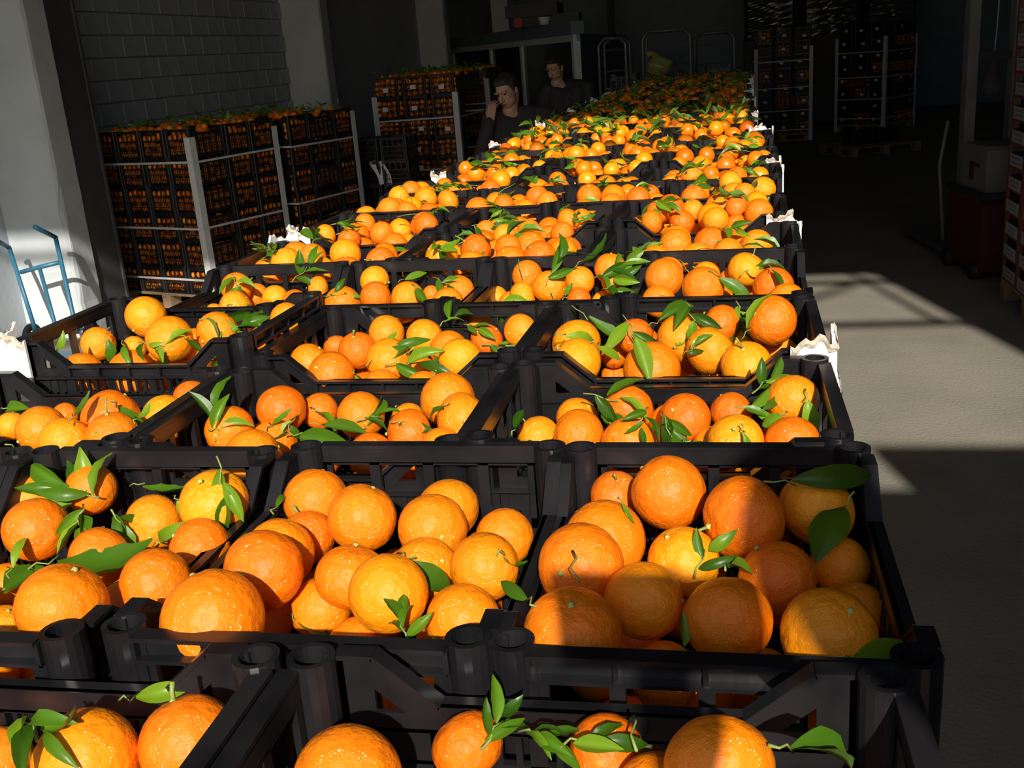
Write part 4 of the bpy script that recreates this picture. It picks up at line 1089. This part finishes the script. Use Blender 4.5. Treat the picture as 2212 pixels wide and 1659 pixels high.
MB().tube([(-.02, .74, .2), (-.05, .82, .8), (-.02, .76, 1.15)], .014, 8).obj('hose', MT['cream'], st, True)
for yy in (.12, .66):
    MB().tube([(-.03, yy, .07), (.06, yy, .07)], .07, 14).obj('wheel', MT['black'], st, True)
for dx in (.05, .36): MB().box(dx, dx + .16, .76, 1.9, .05, .10).obj('fork', MT['steel'], st)
# beige sack hanging at the mast
sp_ = at_y(2145, 168, 8.9)
vs = []; fs = []; N = 12; M_ = 16
for j in range(N+1):
    t_ = j/N; rad = .085*(t_**.75)*(1 if t_ < .85 else 1 - (t_ - .85)*3.5) + .012
    for k in range(M_):
        a = 2*math.pi*k/M_; vs.append((rad*math.cos(a)*(1 + .06*math.sin(2*a + j)), rad*.7*math.sin(a), .16 - .30*t_))
for j in range(N):
    for k in range(M_): fs.append((j*M_+k, (j+1)*M_+k, (j+1)*M_+(k+1) % M_, j*M_+(k+1) % M_))
fs += [tuple(range(M_)), tuple(range((N+1)*M_-1, N*M_-1, -1))]
sk = thing('hanging_sack', 'pale beige sack hanging behind the pallet stacker', 'sack', (sp_.x, sp_.y, sp_.z))
MB().add(vs, fs).obj('sack_body', MT['sack'], sk, True)
MB().tube([(0, 0, .15), (.01, .0, .5), (.02, .02, .9)], .006, 6).obj('cord', MT['strap'], sk)
# cartons
cx0, cy1 = 1.80, 7.22
pl_ = pallet('wooden pallet under the tall stack of printed cartons', cx0 + .5, cy1 - .62, math.pi/2, 'pallets on the right')
CT = {}
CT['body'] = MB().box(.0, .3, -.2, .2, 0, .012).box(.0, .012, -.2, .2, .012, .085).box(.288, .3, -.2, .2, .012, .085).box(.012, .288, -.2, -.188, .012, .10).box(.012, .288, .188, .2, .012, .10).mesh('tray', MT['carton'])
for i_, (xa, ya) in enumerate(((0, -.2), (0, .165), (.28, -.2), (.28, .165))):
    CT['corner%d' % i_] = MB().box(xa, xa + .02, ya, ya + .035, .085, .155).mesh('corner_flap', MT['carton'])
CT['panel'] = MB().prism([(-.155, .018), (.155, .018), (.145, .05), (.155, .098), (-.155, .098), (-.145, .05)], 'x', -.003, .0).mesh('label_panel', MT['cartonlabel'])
ink = MB()
rr_ = random.Random(3)
for (zz, hh, n, x0_, x1_) in ((.066, .016, 9, -.11, .10), (.038, .010, 12, -.10, .09)):
    k = x0_
    for i in range(n):
        w_ = (x1_ - x0_) / n; ink.box(-.0042, -.003, k + w_*.12, k + w_*rr_.uniform(.55, .86), zz, zz + hh*rr_.choice((.75, 1, 1))); k += w_
CT['ink'] = ink.mesh('print', MT['ink'])
CT['fruit'] = MB().box(.014, .286, -.186, .186, .05, .10).mesh('produce', MT['produce'])
for lay in range(13):
    for k in range(2):
        z = .145 + lay*.155; yy = cy1 - .2 - k*.405
        lab = f"red printed produce carton with white panel, {ordw(12-lay)} from top, {'far' if k == 0 else 'near'} column"
        t = thing('produce_carton', lab, 'carton', (cx0 + random.uniform(-.006, .006), yy, z), random.uniform(-.015, .015), 'printed cartons on the right')
        for nm in ('body', 'corner0', 'corner1', 'corner2', 'corner3'): link(CT[nm].name.split('.')[0], CT[nm], t)
        p_ = link('label_panel', CT['panel'], t); link('print', CT['ink'], p_); link('produce', CT['fruit'], t)

# ------------------------------------------------------------------ people
def capsule(mb, a, b, ra, rb, n=14, sq=1.0):
    a = Vector(a); b = Vector(b); d = b - a; L = max(d.length, 1e-4); d = d / L
    u = d.cross(Vector((0.3, 0.9, 0.2)));
    if u.length < .1: u = d.cross(Vector((1, 0, 0)))
    u.normalize(); w_ = d.cross(u)
    prof = []
    for i in range(5): t = math.pi/2 * i/4; prof.append((-ra*math.cos(t), ra*math.sin(t)))
    prof[0] = (-ra, ra*.02)
    for i in range(5): t = math.pi/2 * i/4; prof.append((L + rb*math.sin(t), max(rb*math.cos(t), rb*.02)))
    vs = [a + d*z + (u*math.cos(2*math.pi*j/n) + w_*math.sin(2*math.pi*j/n))*r for z, r in prof for j in range(n)]
    fs = [(i*n+j, i*n+(j+1) % n, (i+1)*n+(j+1) % n, (i+1)*n+j) for i in range(len(prof)-1) for j in range(n)]
    fs += [tuple(range(n-1, -1, -1)), tuple(range((len(prof)-1)*n, len(prof)*n))]
    mb.add(vs, fs)
def ellip(mb, c, r, rot=None, n=18, m_=12):
    c = Vector(c); vs = []; fs = []
    for i in range(m_+1):
        th = math.pi*i/m_
        for j in range(n):
            p = Vector((r[0]*math.sin(th)*math.cos(2*math.pi*j/n), r[1]*math.sin(th)*math.sin(2*math.pi*j/n), r[2]*math.cos(th) if 0 < i < m_ else r[2]*(1 if i == 0 else -1)*.999))
            if i in (0, m_): p.x = r[0]*.02*math.cos(2*math.pi*j/n); p.y = r[1]*.02*math.sin(2*math.pi*j/n)
            if rot is not None: p = rot @ p
            vs.append(c + p)
    fs = [(i*n+j, (i+1)*n+j, (i+1)*n+(j+1) % n, i*n+(j+1) % n) for i in range(m_) for j in range(n)]
    fs += [tuple(range(n)), tuple(range((m_+1)*n-1, m_*n-1, -1))]
    mb.add(vs, fs)
def remeshed(mb, name, material, parent, voxel, smooth=4):
    o = mb.obj(name, material, parent, True)
    r = o.modifiers.new('remesh', 'REMESH'); r.mode = 'VOXEL'; r.voxel_size = voxel; r.use_smooth_shade = True
    if smooth:
        s_ = o.modifiers.new('smooth', 'SMOOTH'); s_.iterations = smooth; s_.factor = 0.5
    return o
def hand(mb, wrist, direction, palm_n, size=1.0, curl=0.5, thumb_side=1):
    """palm and five unequal bent fingers; direction = wrist to knuckles, palm_n = where the palm faces"""
    d = Vector(direction).normalized(); n_ = Vector(palm_n); n_ = (n_ - d*n_.dot(d)).normalized(); sdv = d.cross(n_)*thumb_side
    w0 = Vector(wrist); S = size
    for k in range(4):
        off = (k - 1.5)*.0195*S
        capsule(mb, w0 + d*.012*S + sdv*off*.7, w0 + d*.085*S + sdv*off, .0145*S, .0115*S, 8)
    lens = (.076, .084, .078, .060)
    for k in range(4):
        off = (1.5 - k)*.0205*S; p = w0 + d*.09*S + sdv*off
        a = curl*.5; L = lens[k]*S; seg = (.42, .32, .26); rad = .0092*S*(1 if k < 3 else .88)
        for i, f in enumerate(seg):
            dirv = d*math.cos(a) + n_*math.sin(a) + sdv*(1.5-k)*.05; q_ = p + dirv.normalized()*L*f
            capsule(mb, p, q_, rad, rad*.9, 8); p = q_; rad *= .92; a += curl*.75
    p = w0 + d*.02*S + sdv*.028*S; dv = (d*.65 + sdv*.7 + n_*.35).normalized()
    q_ = p + dv*.045*S; capsule(mb, p, q_, .0135*S, .0105*S, 8)
    dv2 = (d*.9 + sdv*.25 + n_*.45*curl).normalized(); capsule(mb, q_, q_ + dv2*.035*S, .0102*S, .0088*S, 8)
def head(mb, hb, c, yaw, pitch, tilt=0.0, hairline=0.02, short=False):
    """c = head centre; yaw 0 looks along -Y (towards the door), positive turns towards -X"""
    Rh = Matrix.Rotation(-yaw, 3, 'Z') @ Matrix.Rotation(pitch, 3, 'X') @ Matrix.Rotation(tilt, 3, 'Y')
    P = lambda x, y, z: Vector(c) + Rh @ Vector((x, y, z))
    E = lambda x, y, z, a, b, c_: ellip(mb, P(x, y, z), (a, b, c_), Rh)
    E(0, .010, .030, .076, .094, .090)          # skull
    E(0, -.022, -.030, .064, .070, .078)        # face
    E(0, -.050, -.082, .036, .034, .030)        # chin
    for s_ in (-1, 1):
        E(s_*.040, -.040, -.055, .028, .036, .036)     # jaw and cheek
        E(s_*.038, -.062, -.022, .022, .020, .018)     # cheekbone
        E(s_*.032, -.080, .024, .027, .013, .010)      # brow
        E(s_*.078, .008, -.008, .010, .019, .031)      # ear
        E(s_*.010, -.100, -.034, .010, .010, .009)     # nostril
    capsule(mb, P(0, -.084, .014), P(0, -.113, -.028), .009, .014, 8)    # nose
    E(0, -.088, -.058, .024, .010, .006); E(0, -.086, -.069, .021, .010, .007)   # lips
    capsule(mb, P(0, .03, -.05), Vector(c) + Vector((0, .035, -.155)), .055, .058, 14)
    H = lambda x, y, z, a, b, c_: ellip(hb, P(x, y, z), (a, b, c_), Rh)
    H(0, .022, .046, .082, .094, .086); H(0, .058, .0, .074, .056, .074); H(0, -.030, .090, .066, .052, .032)
    for s_ in (-1, 1): H(s_*.066, .010, .03, .018, .040, .045); H(s_*.075, -.012, .006, .006, .010, .026)
    return P, Rh

def person(label, loc, head_c, yaw, pitch, sh_l, sh_r, el_l, el_r, wr_l, wr_r, hands, hip_z, top_mat, cat='person', group=None, tilt=0.0, lean=0.0, name='person'):
    """all joints relative to loc (feet centre); l/r = larger/smaller X"""
    t = thing(name, label, cat, loc, 0, group)
    body = MB(); hair = MB(); coat = MB(); tr = MB(); shoes = MB()
    hc = Vector(head_c); P, Rh = head(body, hair, hc, yaw, pitch, tilt)
    shl, shr = Vector(sh_l), Vector(sh_r); mid = (shl + shr)/2; hip = Vector((0, 0, hip_z))
    nb = hc + Vector((0, .035, -.15))
    capsule(body, nb, mid + Vector((0, .01, -.02)), .056, .075)
    # torso
    for mb_, g_ in ((body, 0.0), (coat, 0.018)):
        for s_, sh in ((1, shl), (-1, shr)):
            capsule(mb_, mid*.5 + sh*.5 + Vector((0, 0, -.05)), hip + Vector((s_*.085, 0, .06)), .098 + g_, .108 + g_)
            capsule(mb_, mid + Vector((0, .01, .02)), sh, .060 + g_, .062 + g_)
        capsule(mb_, mid + Vector((0, 0, -.09)), hip + Vector((0, 0, .05)), .112 + g_, .115 + g_)
        for sh, el, wr in ((shl, Vector(el_l), Vector(wr_l)), (shr, Vector(el_r), Vector(wr_r))):
            capsule(mb_, sh, el, .052 + g_*1.1, .042 + g_*1.1); 
            e_ = wr if mb_ is body else el + (wr - el)*.96
            capsule(mb_, el, e_, .041 + g_*1.1, (.029 if mb_ is body else .026) + g_)
    ellip(coat, mid + Vector((0, .012, .028)), (.078, .072, .036))
    for s_ in (-1, 1):
        h0 = hip + Vector((s_*.092, 0, .0)); k0 = Vector((s_*.10, -.02, hip_z*.53)); f0 = Vector((s_*.11, .015, .09))
        for mb_, g_ in ((body, 0.0), (tr, 0.014)):
            capsule(mb_, h0, k0, .085 + g_, .056 + g_); capsule(mb_, k0, f0, .054 + g_, .038 + g_*1.4)
        capsule(body, f0, f0 + Vector((0, -.12, -.045)), .036, .032)
        capsule(shoes, f0 + Vector((0, .03, -.045)), f0 + Vector((0, -.16, -.048)), .044, .040)
    ellip(tr, hip, (.175, .125, .12))
    for (w_, dr, pn, cu, ts) in hands: hand(body, w_, dr, pn, 1.0, cu, ts)
    bo = remeshed(body, 'body', MT['skin'], t, .0055, 2)
    remeshed(hair, 'hair', MT['hair'], t, .008, 2)
    for s_ in (-1, 1):
        eb = MB(); capsule(eb, P(s_*.014, -.090, .024), P(s_*.046, -.078, .026), .0055, .004, 8); eb.obj('eyebrow', MT['hair'], bo, True)
        ey = MB(); ellip(ey, P(s_*.031, -.078, .006), (.012, .008, .005), Rh, 10, 8); ey.obj('eye', MT['black'], bo, True)
    lp = MB(); ellip(lp, P(0, -.094, -.060), (.022, .008, .0035), Rh, 12, 8); ellip(lp, P(0, -.0925, -.068), (.019, .008, .005), Rh, 12, 8); lp.obj('lips', MT['lips'], bo, True)
    remeshed(coat, 'jacket', MT[top_mat], t, .012, 4)
    remeshed(tr, 'trousers', MT['trousers'], t, .014, 4)
    remeshed(shoes, 'shoes', MT['black'], t, .012, 3)
    return t, P
# man on the phone
m1 = at_depth(1096, 196, 7.75); HZ = m1.z
lx, ly = m1.x + .04, m1.y + .05
hc = (m1.x - lx, m1.y - ly, HZ)
zs = HZ - .205
wr = (-.165, -.135, HZ - .205)
t1, P1_ = person('dark haired man in a black sweater holding a phone to his ear', (lx, ly, 0), hc, .45, .42,
   (.235, .04, zs), (-.185, .0, zs - .01), (.33, -.02, zs - .28), (-.27, -.10, zs - .27), (.24, -.20, zs - .44), wr,
   [((.24, -.20, zs - .44), (-.3, -.6, -.4), (-.8, .3, 0), .5, 1), (wr, (.18, .02, 1), (.50, .85, .1), .65, 1)], .90, 'sweater', tilt=-.10)
ph = MB(); ph.box(-.035, .035, -.004, .004, -.07, .07); p_ = ph.obj('mobile_phone', MT['phone'])
p_.location = (lx - .128, ly - .075, HZ - .055); p_.rotation_euler = (.2, .15, 1.15); tag(p_, 'black mobile phone held at the ear of the man in the sweater', 'phone')
# man reading a paper
m2 = at_depth(1199, 146, 10.5); HZ2 = m2.z
lx2, ly2 = m2.x + .06, m2.y + .06
hc = (m2.x - lx2, m2.y - ly2, HZ2); zs = HZ2 - .215
wl_, wr_ = (.02, -.26, zs - .33), (-.12, -.30, zs - .34)
person('man in a black jacket looking down at a paper in his hands', (lx2, ly2, 0), hc, .45, .42,
   (.25, .04, zs), (-.17, .0, zs), (.30, -.04, zs - .29), (-.26, -.06, zs - .28), wl_, wr_,
   [(wl_, (-.5, -.6, -.1), (-.3, .1, .9), .6, -1), (wr_, (.1, -.8, -.1), (.3, .1, .9), .6, 1)], .92, 'jacket')
vs = []; fs = []
for i in range(6):
    for j in range(5): vs.append((-.11 + .044*i, -.012*math.sin(i*1.3), -.08 + .04*j + .01*math.sin(i + j)))
for i in range(5):
    for j in range(4): fs.append((i*5+j, (i+1)*5+j, (i+1)*5+j+1, i*5+j+1))
o = MB().add(vs, fs).obj('paper_sheet', MT['paper'], None, True); o.location = (lx2 - .12, ly2 - .42, zs - .31); o.rotation_euler = (-.7, .35, .15)
tag(o, 'pale folded paper held by the man in the black jacket', 'paper')
# the photographer, standing behind the lens, whose shadow falls on the nearest right-hand crates
PHX, PHY, PHZ = 0.27, -1.08, 0.58
for i in range(4): pallet(f"wooden pallet, {ORD[3-i]} from top, that the photographer stands on", PHX + .15, PHY - .25, 0.0, 'pallets stacked as a step', i*.145)
zs = 1.40
wl_, wr_ = (-.105, .33, 1.30), (-.275, .32, 1.285)
tp, _ = person('person in a dark jacket raising a phone, whose shadow falls over the nearest crates', (PHX, PHY, PHZ), (-.01, .04, 1.64), math.pi, -.10,
   (.19, .0, zs), (-.21, .0, zs), (.17, .16, zs - .24), (-.24, .14, zs - .25), wl_, wr_,
   [(wl_, (-.10, .12, 1), (-.9, .2, .0), .5, -1), (wr_, (.05, .12, 1), (.9, .2, 0), .5, 1)], .88, 'jacket')
p_ = MB().box(-.078, .078, -.004, .004, -.038, .038).obj('mobile_phone', MT['phone']); p_.location = (PHX - .27, PHY + .40, 1.955); tag(p_, 'black phone raised in both hands above the nearest crates', 'phone')
